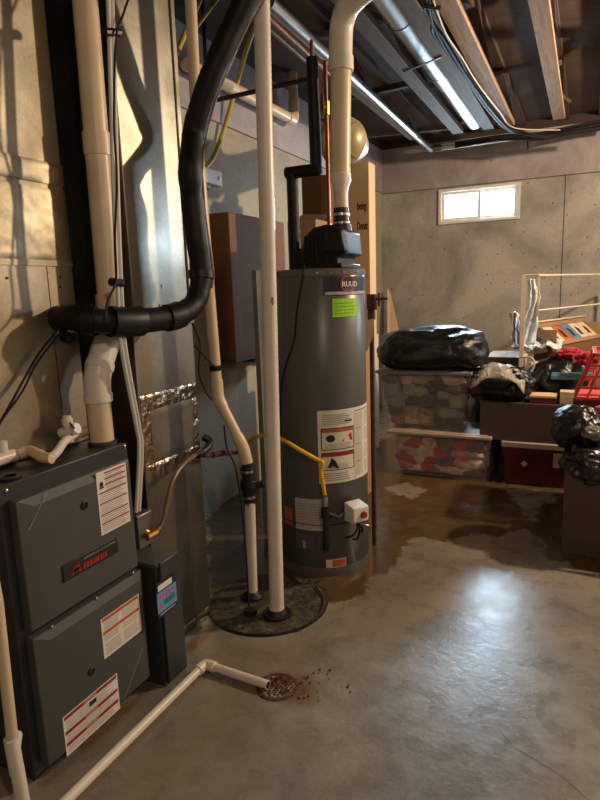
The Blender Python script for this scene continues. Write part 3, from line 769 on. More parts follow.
# ------------------------------------------------------------------ water heater
hc = Vector((-1.187, 2.723, 0)); hr = .232; HT = 1.475
wh = thing('water_heater', 'tall dark grey cylindrical water heater with labels and gas valve', 'water heater', hc)
def cyl_hit(px, py, rad=hr):
    r = ray(px, py); o = Vector((0, 0, H)); ox, oy = -hc.x, -hc.y
    a = r.x ** 2 + r.y ** 2; b = 2 * (ox * r.x + oy * r.y); c = ox * ox + oy * oy - rad * rad
    disc = b * b - 4 * a * c
    t = (-b - math.sqrt(max(disc, 0))) / (2 * a)
    p = o + r * t; return math.atan2(p.y - hc.y, p.x - hc.x), p.z
def fh(u, v, h): return hc + Vector(((hr + h) * math.cos(u), (hr + h) * math.sin(u), v))
obj('jacket', MB('tank').lathe([(hr - .01, .03), (hr, .04), (hr, HT - .03), (hr - .004, HT - .025)], hc, 96), wh, angle=60)
obj('lid', MB('tanktop').lathe([(hr + .003, HT - .03), (hr + .003, HT - .006), (hr - .006, HT), (hr - .03, HT + .003), (0, HT + .003)], hc, 96), wh)
obj('base_skirt', MB('tank').lathe([(hr + .003, .0), (hr + .003, .03), (hr, .045)], hc, 96), wh)
obj('jacket_seam', MB('blackpl').lathe([(hr, .262), (hr + .0015, .264), (hr + .0015, .267), (hr, .269)], hc, 96), wh)
def arc(p0, p1): # TL, BR pixel
    a0, z1 = cyl_hit(*p0); a1, z0 = cyl_hit(*p1); return a0, z0, a1, z1
def wrapdoc(name, par, a0, z0, a1, z1, mat='label', h0=0, th=.0008, nu=14, lab=None, build=None):
    m = MB(mat).slab(fh, a0, z0, a1, z1, h0, h0 + th, int(abs(a1 - a0) / .035) + 1)
    if build: build(m, a0, z0, a1, z1, h0 + th + .0004)
    o = obj(name, m, par, smooth=False)
    if lab: o['label'] = lab
    return o
# big label
def big(m, a0, z0, a1, z1, h):
    da, dz = a1 - a0, z1 - z0; U = lambda x: a0 + da * x; Vv = lambda x: z0 + dz * x
    textlines(m, fh, U(.06), U(.5), Vv(.8), Vv(.95), 6, h, nu=4)
    m.m('ink').rect(fh, U(.38), Vv(.83), U(.5), Vv(.85), h + .0003, 2)
    for v0, v1, c in ((.46, .76, 'orange'), (.18, .43, 'red')):
        m.m('ink').rect(fh, U(.04), Vv(v0), U(.53), Vv(v1), h, 6)
        m.m('label').rect(fh, U(.055), Vv(v0 + .012), U(.515), Vv(v1 - .012), h + .0004, 6)
        m.m(c).rect(fh, U(.055), Vv(v1 - .06), U(.515), Vv(v1 - .012), h + .0008, 6)
        textlines(m, fh, U(.08), U(.49), Vv(v0 + .02), Vv(v0 + .09), 4, h + .0008, nu=4)
    m.m('logored').add([fh(U(.32), Vv(.56), h + .0025), fh(U(.5), Vv(.57), h + .0025), fh(U(.48), Vv(.68), h + .0025), fh(U(.4), Vv(.63), h + .0025)], [(0, 1, 2, 3)])
    m.m('ink').add([fh(U(.17 + .065 * math.cos(k)), Vv(.62 + .05 * math.sin(k)), h + .002) for k in [i * PI / 5 for i in range(10)]], [tuple(range(10))])
    m.add([fh(U(.12), Vv(.22), h + .0025), fh(U(.28), Vv(.2), h + .0025), fh(U(.24), Vv(.3), h + .0025), fh(U(.18), Vv(.36), h + .0025)], [(0, 1, 2, 3)])
    textlines(m, fh, U(.06), U(.5), Vv(.03), Vv(.15), 4, h, nu=4)
    for a, b, n in ((.72, .93, 9), (.5, .69, 8), (.26, .47, 9), (.05, .23, 7)):
        textlines(m, fh, U(.57), U(.75), Vv(a), Vv(b), n, h, nu=2); textlines(m, fh, U(.78), U(.96), Vv(a), Vv(b), n, h, nu=2)
    for a in (.945, .7, .48, .24): m.m('ink').rect(fh, U(.57), Vv(a), U(.95 if a > .9 else .7), Vv(a + .012), h, 3)
    m.m('ink').rect(fh, U(.545), Vv(.02), U(.55), Vv(.98), h, 1)
a0, z1 = cyl_hit(317, 411); _, z0 = cyl_hit(319, 484); a1, _ = cyl_hit(366.5, 402)
wrapdoc('instruction_label', wh, a0, z0, a1, z1, lab='large white instruction label with red and orange warnings', build=big)
# brand badge
def badge(m, a0, z0, a1, z1, h):
    da, dz = a1 - a0, z1 - z0; U = lambda x: a0 + da * x; Vv = lambda x: z0 + dz * x
    fb = lambda u, v, hh: fh(a0 + u / hr, v, hh)
    w = da * hr
    m.m('silver').rect(fh, U(.03), Vv(.04), U(.97), Vv(.2), h, 6)
    m.m('ink').text(fb, 'ADVANTAGE PLUS', w * .06, z0 + dz * .07, dz * .12, h + .0006, sx=1.2) if False else None
    ec = (cyl_hit(348, 285)[0] - a0) * hr
    for rad, c, e in ((.46, 'red', .0025), (.38, 'navy', .0029)):
        m.m(c).add([fb(ec + dz * rad * math.cos(k) * 1.15, z0 + dz * .6 + dz * rad * math.sin(k), h + e) for k in [i * PI / 12 for i in range(24)]], [tuple(range(24))])
    m.m('label').text(fb, 'RUUD', ec - dz * .44, z0 + dz * .46, dz * .4, h + .0034, sx=1, bold=.0007)
a0, z1 = cyl_hit(322.5, 277); _, z0 = cyl_hit(322.5, 296); a1, _ = cyl_hit(364.5, 277)
tag(wrapdoc('brand_badge', wh, a0, z0, a1, z1, 'navy', build=badge), 'navy badge with round red emblem')
# grey plastic sleeve + label low
a0, z1 = cyl_hit(295, 497); _, z0 = cyl_hit(296, 528); a1, _ = cyl_hit(323, 497)
wrapdoc('rating_label', wh, a0, z0, a1, z1, 'clear', build=lambda m, a, b, c, d, h: (textlines(m, fh, a + .03, (a + c) / 2 - .01, b + .02, d - .02, 9, h, nu=3), textlines(m, fh, (a + c) / 2 + .01, c - .03, b + .02, d - .02, 9, h, nu=3)), lab='grey rating label low on the jacket')
a0, z1 = cyl_hit(326, 560); _, z0 = cyl_hit(326, 568); a1, _ = cyl_hit(346, 560)
def lil(m, a0, z0, a1, z1, h):
    m.m('orange').rect(fh, a0 + (a1 - a0) * .3, z0 + .004, a1 - .01, z1 - .002, h, 4)
wrapdoc('caution_sticker', wh, a0, z0, a1, z1, 'label', build=lil, lab='small orange and white sticker near the base')
a0, z1 = cyl_hit(284, 505); _, z0 = cyl_hit(285, 522); a1, _ = cyl_hit(292, 510)
wrapdoc('round_sticker', wh, a0, z0, a1, z1, 'orange', lab='orange sticker at the left edge')
a0, z1 = cyl_hit(296, 532); _, z0 = cyl_hit(297, 547); a1, _ = cyl_hit(314, 532)
ap = obj('access_panel', MB('tank').slab(fh, a0, z0, a1, z1, 0, .006, 8), wh, bevel=.002)
am = (a0 + a1) / 2
obj('sight_glass', MB('silver').slab(fh, am - .03, z0 + .008, am + .03, z0 + .045, .006, .009, 3), ap)
for k in range(5):
    a, z = cyl_hit(304 + k * 13, 272); obj('screw', MB('chrome').lathe([(0, 0), (.005, 0), (.004, .004), (0, .004)], fh(a, HT - .018, .003), 8, fh(a, 0, 1) - fh(a, 0, 0)), wh)
# control valve
ca, cz_ = cyl_hit(349, 509)
n_ = (fh(ca, 0, 1) - fh(ca, 0, 0)).normalized(); tn = Vector((-n_.y, n_.x, 0))
def fv(u, v, h): return hc + n_ * (hr + h) + tn * u + Vector((0, 0, cz_ + v))
vb = obj('gas_control_valve', MB('white').hexa([fv(-.045, -.045, .02), fv(.045, -.045, .02), fv(.045, -.035, .1), fv(-.045, -.035, .1)][::-1], [fv(-.045, .052, .02), fv(.045, .052, .02), fv(.045, .038, .1), fv(-.045, .038, .1)][::-1]), wh, bevel=.006)
obj('valve_body', MB('film').box(*sum(([min(a, b), max(a, b)] for a, b in zip(fv(-.03, -.05, -.01), fv(.03, .03, .03))), [])), wh, bevel=.004)
obj('control_knob', MB('red').lathe([(0, 0), (.017, 0), (.015, .012), (0, .012)], fv(.012, .0, .1), 16, n_), vb)
obj('valve_stem', MB('steelbox').cyl(fv(-.11, -.012, .03), fv(-.03, -.0, .03), .007, 10), wh)
for k, (du, dv) in enumerate(((-.04, -.10), (-.01, -.12), (.02, -.09))):
    obj('valve_wire', MB('wire').tube(path([fv(.0, -.045, .06), fv(du * .5, -.07, .09), fv(du, dv, .08), fv(du * 1.5, dv - .015, .05)], 5), .005, 8), wh)
obj('pilot_tube', MB('chrome').tube(path([fv(.0, -.045, .07), fv(.025, -.055, .10), fv(.05, -.07, .10), fv(.065, -.11, .08)], 5), .0045, 8), wh)
# drip leg
da_, dz_ = cyl_hit(325, 510)
dv = fh(da_, 0, .045)
q0 = Vector((dv.x, dv.y, PX(325, 552, dv.x).z)) ; 
z_top = .395; z_bot = .165
dlg = thing('gas_drip_leg', 'black iron gas drip leg standing off the heater front', 'gas pipe', (dv.x, dv.y, z_bot))
obj('nipple', MB('film').cyl((dv.x, dv.y, z_bot), (dv.x, dv.y, z_top), .014, 14), dlg)
obj('cap', MB('film').cyl((dv.x, dv.y, z_bot - .006), (dv.x, dv.y, z_bot + .022), .018, 14), dlg)
obj('tee', MB('film').cyl((dv.x, dv.y, .32), (dv.x, dv.y, .37), .021, 14).cyl((dv.x, dv.y, .345), fv(-.09, -.012, .035), .012, 12), dlg)
obj('shutoff_valve', MB('chrome').cyl((dv.x, dv.y, z_top - .015), (dv.x, dv.y, z_top + .03), .015, 8), dlg)
# yellow connector
pts = [Vector((dv.x, dv.y, z_top + .025)), Vector((dv.x - .004, dv.y - .01, PX(323, 485, dv.x).z)), PY(321, 472, dv.y - .012), PY(323, 463, dv.y - .012), PY(316, 459, dv.y - .02), PY(300, 450, dv.y - .05), PY(283, 440, dv.y - .04), PY(268, 436, dv.y + .02), PY(256, 437, dv.y + .05), PY(247, 443, dv.y + .08), PY(240, 450, dv.y + .09)]
yc = thing('gas_connector', 'bright yellow flexible gas connector curling across the heater', 'gas hose', pts[0])
obj('hose', MB('yellow').tube(path(pts, 7), .0095, 12), yc)
obj('end_nut', MB('brass').cyl(pts[0] - Vector((0, 0, .008)), pts[0] + Vector((0, 0, .018)), .0135, 6), yc)
# vent blower
bcx = PY(323, 245, 2.62).x; bz = HT + .003
bl = thing('vent_blower', 'black plastic vent blower sitting on the heater lid', 'blower', (hc.x, hc.y, HT))
prof = [(-.11, 0), (.075, 0), (.075, .05), (.115, .06), (.105, .165), (.07, .185), (.02, .195), (-.04, .185), (-.085, .15), (-.105, .09)]
V = [(bcx + x, hc.y - .12, bz + z) for x, z in prof] + [(bcx + x * .97, hc.y + .12, bz + z) for x, z in prof]; n = len(prof)
obj('housing', MB('blackpl').add(V, [tuple(range(n)), tuple(reversed(range(n, 2 * n)))] + [(i, (i + 1) % n, n + (i + 1) % n, n + i) for i in range(n)]), bl, bevel=.008)
obj('base_plate', MB('blackpl').box(bcx - .125, bcx + .10, hc.y - .13, hc.y + .13, bz, bz + .02), bl, bevel=.004)
obj('motor_cover', MB('blackpl').hexa([(bcx + .02, hc.y - .16, bz + .07), (bcx + .13, hc.y - .16, bz + .07), (bcx + .13, hc.y - .1, bz + .07), (bcx + .02, hc.y - .1, bz + .07)], [(bcx + .035, hc.y - .15, bz + .16), (bcx + .105, hc.y - .15, bz + .16), (bcx + .105, hc.y - .1, bz + .175), (bcx + .035, hc.y - .1, bz + .175)]), bl, bevel=.006)
obj('intake_box', MB('blackpl').box(bcx - .155, bcx - .08, hc.y - .07, hc.y + .06, bz + .025, bz + .1), bl, bevel=.005)
vx, vy = PY(341, 210, 2.72).x, 2.72
for i in range(5): obj('cooling_rib', MB('blackpl').box(bcx - .085 + i * .022, bcx - .079 + i * .022, hc.y - .126, hc.y - .1, bz + .03, bz + .15), bl, smooth=False)
ck = MB('black').cyl((vx, vy, bz + .175), (vx, vy, PY(341, 208, vy).z), .036, 24)
z_ = PY(341, 208, vy).z
obj('rubber_coupling', ck, bl)
for zz in (bz + .2, z_ - .03, z_ - .07): obj('hose_clamp', MB('chrome' if zz != bz + .2 else 'black').cyl((vx, vy, zz - .006), (vx, vy, zz + .006), .0385, 24), bl)
obj('flue_outlet', MB('blackpl').cyl((vx, vy, bz + .17), (vx, vy, bz + .2), .046, 24), bl)
tag(obj('blower_cord', MB('wire').tube(path([PY(304, 262, 2.50), PY(303, 275, 2.49), PY(297, 310, 2.49), PY(294, 340, 2.49), PY(286, 365, 2.50), PY(281, 390, 2.5), PY(281, 440, 2.5)], 7), .0045, 8)), 'thin black cord hanging down the heater jacket', 'cord')
# heater vent pvc
hv = thing('heater_vent_pipe', 'large white vent pipe elbowing overhead above the water heater', 'vent pipe', (vx, vy, z_))
obj('stub', MB('pvc_yel').cyl((vx, vy, z_ - .02), (vx, vy, z_ + .12), .033, 28), hv)
z3 = PY(341, 184, vy).z
obj('reducer', MB('pvc').lathe([(.034, 0), (.038, .02), (.049, .045), (.049, .075), (.045, .08)], (vx, vy, z3 - .03), 30), hv)
zt_ = PY(341, 62, vy).z
vxt = PY(341, 60, vy).x
obj('riser', MB('pvc_yel').cyl((vx, vy, z3 + .03), (vxt, vy, zt_), .046, 32), hv)
e_end = PY(420, -2, 2.30)
Z_ = PY(341, 22, vy).z
k0 = Vector((vxt, vy, zt_ - .02))
elp = [k0, Vector((vxt, vy, Z_ - .05)), Vector((vxt + .02, vy - .02, Z_ + .0)), Vector((vxt + .08, vy - .06, Z_ + .035)), Vector((vxt + .13, vy - .09, Z_ + .038))]
obj('elbow', MB('pvc').tube(path([Vector((vxt, vy, zt_ - .03)), Vector((vxt, vy, zt_ + .06)), Vector((vxt + .012, vy - .008, Z_ - .01)), Vector((vxt + .055, vy - .04, Z_ + .04)), Vector((vxt + .12, vy - .085, Z_ + .055))], 6), .052, 32), hv)
obj('elbow_rim', MB('pvc').cyl((vxt, vy, zt_ - .04), (vxt, vy, zt_ + .02), .056, 32), hv)
a = Vector((vxt + .10, vy - .07, Z_ + .055)); 
obj('run', MB('pvc').cyl(a, a + Vector((1.0, -.72, .0)), .05, 32), hv)

# black insulated cold pipe into heater
ip = thing('insulated_water_pipe', 'black foam insulated water pipe with square jog above heater', 'pipe insulation', (PY(293, 262, 2.72).x, 2.72, HT + .02))
yq = 2.72
p1, p2, p3, p4 = PY(312, 58, yq), PY(313, 170, yq), PY(292, 172, yq), PY(294, 262, yq)
p2.x = p1.x + .006; p3.z = p2.z; p4.x = p3.x
obj('upper_sleeve', MB('foam').cyl(p1, Vector((p2.x, yq, p2.z - .02)), .028, 18), ip)
obj('cross_sleeve', MB('foam').cyl(Vector((p3.x - .03, yq, p3.z)), Vector((p2.x + .022, yq, p2.z)), .028, 18), ip)
obj('lower_sleeve', MB('foam').cyl(Vector((p3.x, yq, p3.z + .02)), Vector((p3.x, yq, HT + .004)), .028, 18), ip)
obj('pipe_top', MB('copper').cyl(p1, Vector((p1.x, yq, PY(312, 40, yq).z)), .009, 12), ip)
# copper hot line with valve
hp = thing('copper_water_pipe', 'thin copper water pipe with shutoff valve behind insulated pipe', 'copper pipe', (PY(328, 250, 2.86).x, 2.86, HT))
x_ = PY(328, 180, 2.86).x
obj('pipe', MB('copper').cyl((x_, 2.86, HT), (x_, 2.86, PY(328, 60, 2.86).z), .010, 14), hp)
obj('branch', MB('copper').cyl((x_ - .03, 2.86, PY(328, 118, 2.86).z), (x_ - .03, 2.86, PY(328, 70, 2.86).z), .008, 12).cyl((x_ - .03, 2.86, PY(328, 118, 2.86).z), (x_, 2.86, PY(328, 122, 2.86).z), .008, 12), hp)
z_v = PY(328, 108, 2.86).z
obj('shutoff_valve', MB('brass').cyl((x_, 2.86, z_v - .03), (x_, 2.86, z_v + .03), .017, 8).cyl((x_ - .0, 2.82, z_v), (x_, 2.86, z_v), .008, 8), hp)
obj('valve_handle', MB('rust').box(x_ - .006, x_ + .006, 2.81, 2.82, z_v - .015, z_v + .06), hp, bevel=.002)

# sticky note
a0, z1 = cyl_hit(332, 299); _, z0 = cyl_hit(332, 317.5); a1, _ = cyl_hit(356, 299)
nm = MB('lime').slab(fh, a0, z0, a1, z1, .001, .002, 6)
gl = plain('faint_green_pen', (110, 170, 20), .7); M_['pen'] = gl
for i in range(4): nm.m('pen').rect(fh, a0 + .03, z0 + (z1 - z0) * (.2 + .18 * i), a1 - random.uniform(.03, .12), z0 + (z1 - z0) * (.23 + .18 * i), .0024, 5)
tag(obj('sticky_note', nm, smooth=False), 'lime green sticky note stuck high on the grey heater', 'note')

# ------------------------------------------------------------------ floor: condensate pipe & drain
co = thing('condensate_drain_pipe', 'white plastic pipe lying on the floor toward the drain', 'drain pipe', (-1.23, 1.3, 0))
q0 = Vector((-1.238, .55, .021)); q1 = PZ(205, 664, .021); q2 = PZ(268, 685, .021)
obj('long_run', MB('pvc').cyl(q0, q1, .0155, 20), co)
obj('short_run', MB('pvc').cyl(q1, q2, .0155, 20), co)
dd = (q2 - q1).normalized(); de = (q0 - q1).normalized()
obj('elbow', MB('pvc').tube(fillet([q1 + de * .045, q1, q1 + dd * .045], .02), .020, 20), co)
ob = MB('black').cyl(q2 - dd * .001, q2 + dd * .0008, .0125, 18); obj('pipe_mouth', ob, co)
dr = thing('floor_drain', 'round rusty floor drain full of gravel at the pipe end', 'floor drain', (drain.x, drain.y, 0))
obj('drain_ring', MB('rust').lathe([(.074, 0), (.074, .004), (.062, .004), (.062, .001)], drain, 36), dr)
obj('grate', MB('gravel').lathe([(0, .0), (.062, .0), (.062, .003), (0, .004)], drain, 36), dr)
hm = MB('ink')
for i in range(-4, 5):
    for j in range(-4, 5):
        x, y = i * .0125, j * .0125 + (i % 2) * .006
        if math.hypot(x, y) < .055: hm.lathe([(0, 0), (.0042, 0), (.0042, .001), (0, .001)], (drain.x + x, drain.y + y, .0035), 8)
obj('grate_holes', hm, dr, smooth=False)
for i in range(26):
    a = random.uniform(-.6, 1.2); rr_ = random.uniform(.07, .3); s = random.uniform(.002, .0055)
    x, y = drain.x + rr_ * math.cos(a), drain.y + rr_ * math.sin(a) * .6
    c = MB('rust' if i % 3 else 'gravel').lathe([(0, 0), (s, s * .3), (s * .8, s), (0, s * 1.3)], (x, y, 0), 6)
    tag(obj('pebble', c), 'tiny rusty crumb on the concrete right of the floor drain', 'pebble', 'rusty crumbs beside the floor drain')

# pvc at left edge in front of furnace
lp = thing('left_drain_pipe', 'cream vertical drain pipe at the near corner of the furnace', 'drain pipe', (-1.27, .93, 0))
lx = -1.285
lp['label'] = 'cream vertical drain pipe standing at the near left corner of furnace'
lp.name = 'condensate_riser'
obj('riser', MB('pvc_yel').cyl(PX(-3, 600, lx), PX(13, 745, lx), .0145, 18), lp)
obj('riser_top', MB('pvc_yel').cyl(PX(-3, 601, lx), PX(-3, 601, lx) + Vector((-.02, -.01, .5)), .0145, 18), lp)
g = PX(14, 752, lx)
obj('tee', MB('pvc').cyl(PX(11, 738, lx), PX(17, 772, lx), .0185, 18).cyl(g, g + Vector((-.045, .045, 0)), .015, 16), lp)
e1_ = PX(17, 768, lx); 
obj('elbow', MB('pvc').tube(fillet([e1_, Vector((lx, e1_.y + .005, .045)), Vector((lx + .05, e1_.y - .0, .03))], .03), .0175, 18), lp)

# ------------------------------------------------------------------ left wall stuff
ju = thing('wall_outlet_box', 'pale surface-mounted outlet box on the left concrete wall', 'outlet', (XL, 3.25, 2.05))
pa_ = PX(213, 176, XL + .07)
obj('box', MB('white').box(XL, XL + .06, pa_.y - .07, pa_.y + .12, pa_.z - .045, pa_.z + .045), ju, bevel=.006)
obj('plug', MB('black').box(XL + .01, XL + .05, pa_.y - .06, pa_.y - .0, pa_.z - .075, pa_.z - .045), ju, bevel=.004)
obj('outlet_face', MB('ink').box(XL + .06, XL + .062, pa_.y + .07, pa_.y + .085, pa_.z - .012, pa_.z + .012), ju, smooth=False)
cab = [PX(205, 168, XL + .03), PX(213, 158, XL + .03), PX(222, 135, XL + .04), PX(231, 105, XL + .08), PX(239, 76, XL + .15), PX(247, 48, XL + .3), PX(256, 22, XL + .4), PX(266, -14, XL + .5)]
tag(obj('yellow_cable', MB('yelcable').tube(path(cab, 7), .0145, 10)), 'yellow cable arcing down into the wall outlet box', 'cable')
for (p_, q_, lb_) in ((PX(178, 50, -1.72), PX(204, -10, -1.72), 'short yellow cable at top between duct and black line, upper left one'), (PX(184, 42, -1.85), PX(224, -10, -1.85), 'short yellow cable at top between duct and black line, lower right one')):
    tag(obj('yellow_cable', MB('yelcable').cyl(p_, p_ + (q_ - p_) * ((ZC - p_.z) / (q_.z - p_.z)), .012, 10)), lb_, 'cable')
# cream drain along wall
wp = thing('wall_drain_pipe', 'cream drain pipe running along the left wall under the trusses', 'drain pipe', (XL + .12, 4, 2.5))
xw = XL + .1
a, b = PX(186, 64, xw), PX(291, 119, xw)
obj('run', MB('pvc_yel').cyl(a, b, .036, 22), wp)
obj('elbow', MB('pvc_yel').tube(fillet([b - Vector((0, .06, 0)), b + Vector((0, .05, 0)), b + Vector((0, .05, .14))], .06), .041, 22), wp)
obj('riser', MB('pvc_yel').cyl(b + Vector((0, .05, .1)), Vector((b.x, b.y + .05, ZC)), .036, 22), wp)
# black gas pipe
bp = thing('black_iron_pipe', 'thin black iron pipe dropping then crossing below the trusses', 'gas pipe', (-1.9, 3, 2.4))
z9 = 2.42
obj('crossing', MB('film').cyl(PZ(208, 102, z9), PZ(314, 78, z9), .012, 12), bp)
q = PZ(208, 102, z9)
obj('drop', MB('film').cyl(q, Vector((q.x - .0, q.y, ZC - .04)), .011, 12), bp)
obj('elbow', MB('film').lathe([(0, -.018), (.014, -.014), (.018, 0), (.014, .014), (0, .018)], q, 12), bp)
# silver pipe and copper pipes under trusses
z8 = 2.62
zc_ = PY(432, 150, 6.35).z
spl = thing('silver_gas_pipe', 'long silver pipe under trusses turning right at the back', 'pipe', (-1.35, 4, z8))
p_a = Vector((-1.37, 2.2, 2.66)); p_b = PY(430, 149, 6.35)
p_a = PZ(268, 2, 2.66)
obj('long_run', MB('round').cyl(p_a, p_b, .032, 18), spl)
p_c = PY(620, 126, 6.35); p_c.z = p_b.z + .01
obj('elbow', MB('round').tube(fillet([p_b + (p_a - p_b).normalized() * .12, p_b, p_b + (p_c - p_b).normalized() * .12], .06), .036, 18), spl)
obj('cross_run', MB('pvc_gray').cyl(p_b, p_c, .030, 18), spl)
cpz = 2.6
for i, (a, b) in enumerate((((264, 14), (334, 78)), ((266, 26), (316, 70)))):
    pA, pB = PZ(*a, 2.6), PZ(*b, 2.6)
    tag(obj('copper_pipe', MB('copper' if i == 0 else 'coppertube').cyl(pA, pB, .011, 12)), ('upper' if i == 0 else 'lower') + ' of two copper pipes running back beside the silver pipe', 'copper pipe')

# round duct
rdx = thing('round_duct', 'shiny round metal duct tucked between two trusses', 'duct', (-.96, 4.5, 2.8))
a = Vector((-.962, 1.2, 2.80)); b = Vector((-.955, 5.75, 2.80))
m = MB('round').cyl(a, b, .078, 32); obj('duct_pipe', m, rdx)
for yy in (2.2, 3.4, 4.3, 5.2): obj('duct_joint', MB('round').cyl((-.96, yy, 2.80), (-.96, yy + .03, 2.80), .0805, 32), rdx)
obj('hanger_strap', MB('film').bar(Vector((-1.09, 3.95, ZT - .004)), Vector((-.83, 3.82, ZT - .004)), .02, .004), rdx, smooth=False)
# cross braces
for lab, a, b in (('thin pale strut bracing two grey trusses near the back', (460, 122), (480, 110)), ('dark wooden brace beside the heater vent left of the grey truss', (345, 98), (408, 84)), ('pale horizontal strut low between trusses near the back wall', (352, 137), (450, 127))):
    pA, pB = PZ(*a, 2.78), PZ(*b, 2.78); tag(obj('truss_brace', MB('web' if 'dark' in lab else 'trussgray').bar(pA, pB, .04, .04)), lab, 'brace', 'wooden braces among the trusses')
# wiring bundle
wb = thing('wiring_bundle', 'dark bundle of cables stapled under trusses and along back', 'cables', (-.75, 4.5, 2.68))
zb = 2.68
base = [PZ(424, -8, zb), PZ(428, 8, zb), PZ(434, 22, zb), PZ(440, 34, zb), PZ(455, 58, zb), PZ(470, 80, zb), PZ(485, 100, zb), PZ(498, 118, zb), PZ(508, 127, zb)]
far = [PY(520, 132, 5.9), PY(545, 136, 6.0), PY(575, 131, 6.0), PY(610, 127, 6.0)]
for i in range(5):
    o = Vector((math.cos(i * 1.3) * .014, 0, math.sin(i * 1.3) * .010 - .006))
    obj('cable', MB('wire').tube(path([p + o + Vector((noise.noise(p * 3 + Vector((i, 0, 0))) * .03, 0, 0)) for p in base + far], 5), .0095, 8), wb)
obj('cable_strap', MB('film').tube(path([PZ(424, 6, zb - .02), PZ(440, 8, zb - .025)], 1), .01, 8), wb)
obj('white_cable', MB('rackm').tube(path([PZ(433, 0, zb - .02), PZ(446, 34, zb - .02), PZ(462, 58, zb - .02), PZ(478, 84, zb - .02), PZ(500, 112, zb - .02), PZ(515, 128, zb), PY(560, 130, 6.0)], 5), .005, 8), wb)
obj('loose_cable', MB('wire').tube(path([PZ(447, -8, 2.72), PZ(462, 22, 2.74), PZ(470, 38, 2.76), PZ(490, 70, 2.8), PZ(500, 100, 2.8)], 5), .008, 8), wb)
w_ = MB('wire')
for k in range(3): w_.tube(path([PY(455, 143 + k * 2, 6.2), PY(500, 136 + k * 2, 6.2), PY(540, 133 + k * 3, 6.25), PY(575, 126 + k * 3, 6.25), PY(615, 118 + k * 3, 6.3)], 5), .012, 8)
w_.cyl(PY(527, 135, 6.25), PY(528, 149, 6.3), .008, 8)
tag(obj('back_wall_cables', w_), 'dark cables strung sideways in front of the pinkish rim board', 'cables')
# yellow/cream cable on right truss
yc2 = MB('yelcable').tube(path([PZ(536, -8, ZT + .02), PZ(544, 26, ZT + .02), PZ(549, 60, ZT + .02), PZ(553, 82, ZT + .03), PZ(560, 93, ZT + .04), PZ(570, 101, ZT + .05)], 6), .012, 10)
tag(obj('ceiling_cable', yc2), 'yellow cable stapled to the side of pale right truss', 'cable')
# osb stencil
st = MB('ink'); fs = lambda u, v, h: Vector((u, v, ZC - .001))
def fsx(u, v, h): return Vector((-.12 + u, 5.1 + v * -1, ZC - .0012))
for k in range(14):
    if k % 5 == 3: continue
    x = .02 + k * .035; st.rect(fsx, x, 0, x + .008, .07, 0); st.rect(fsx, x, .03 * (k % 3), x + .026, .03 * (k % 3) + .01, 0)
struct('trim_5', st, smooth=False)

# ribbed round hose end
rh = thing('ribbed_hose', 'round ribbed cream hose end hanging behind heater vent pipe', 'vent hose', PY(352, 140, 3.5))
c = PY(345, 141, 3.5)
prof = []
for i in range(15):
    u = i / 14 * PI / 2; prof.append((.125 * math.cos(u * .98) * (1 + (.06 if i % 2 else 0)), .125 * math.sin(u)))
prof[-1] = (0, .125)
m = MB('vent_film').lathe([(.1, -.10), (.128, -.09), (.115, -.075), (.13, -.06), (.116, -.045), (.131, -.03), (.117, -.015), (.131, 0)] + prof[1:], c, 36, (.75, -.2, -.1))
obj('hose_cap', m, rh)
obj('hose', MB('vent_film').tube(path([c - Vector((.03, -.02, 0)), c + Vector((-.12, .2, .0)), c + Vector((-.14, .55, .1))], 8), .1, 24), rh)
obj('hanger', MB('film').cyl(c + Vector((-.1, .1, .15)), (c.x - .1, c.y + .1, ZC), .004, 6), rh)

# ------------------------------------------------------------------ cardboard boxes behind heater
def cbox(name, label, x0, x1, y0, y1, z0, z1, mat='card', rz=0, tape=True, cat='cardboard box', flaps=False, group=None, lid=None):
    c = Vector(((x0 + x1) / 2, (y0 + y1) / 2, z0))
    t = thing(name, label, cat, c, group); rot = Matrix.Rotation(rz, 3, 'Z')
    def bx(m, a0, a1, b0, b1, d0, d1):
        V = [c + rot @ (Vector((x, y, z)) - c) for z in (d0, d1) for y in (b0, b1) for x in (a0, a1)]
        m.add(V, [(0, 2, 3, 1), (4, 5, 7, 6), (0, 1, 5, 4), (2, 6, 7, 3), (0, 4, 6, 2), (1, 3, 7, 5)]); return m
    th = .006
    if flaps:
        m = MB(mat); bx(m, x0, x1, y0, y0 + th, z0, z1); bx(m, x0, x1, y1 - th, y1, z0, z1); bx(m, x0, x0 + th, y0 + th, y1 - th, z0, z1); bx(m, x1 - th, x1, y0 + th, y1 - th, z0, z1); bx(m, x0 + th, x1 - th, y0 + th, y1 - th, z0, z0 + th)
        obj('carton', m, t, smooth=False)
    else:
        obj('carton', bx(MB(mat), x0, x1, y0, y1, z0, z1), t, bevel=.003)
        obj('top_flap', bx(MB(lid or mat), x0, (x0 + x1) / 2 - .002, y0, y1, z1, z1 + .004), t, smooth=False)
        obj('top_flap', bx(MB(lid or mat), (x0 + x1) / 2 + .002, x1, y0, y1, z1, z1 + .004), t, smooth=False)
        if tape: obj('tape', bx(MB('tape'), (x0 + x1) / 2 - .024, (x0 + x1) / 2 + .024, y0 - .0008, y1, z1 + .004, z1 + .005), t, smooth=False)
    return t, bx
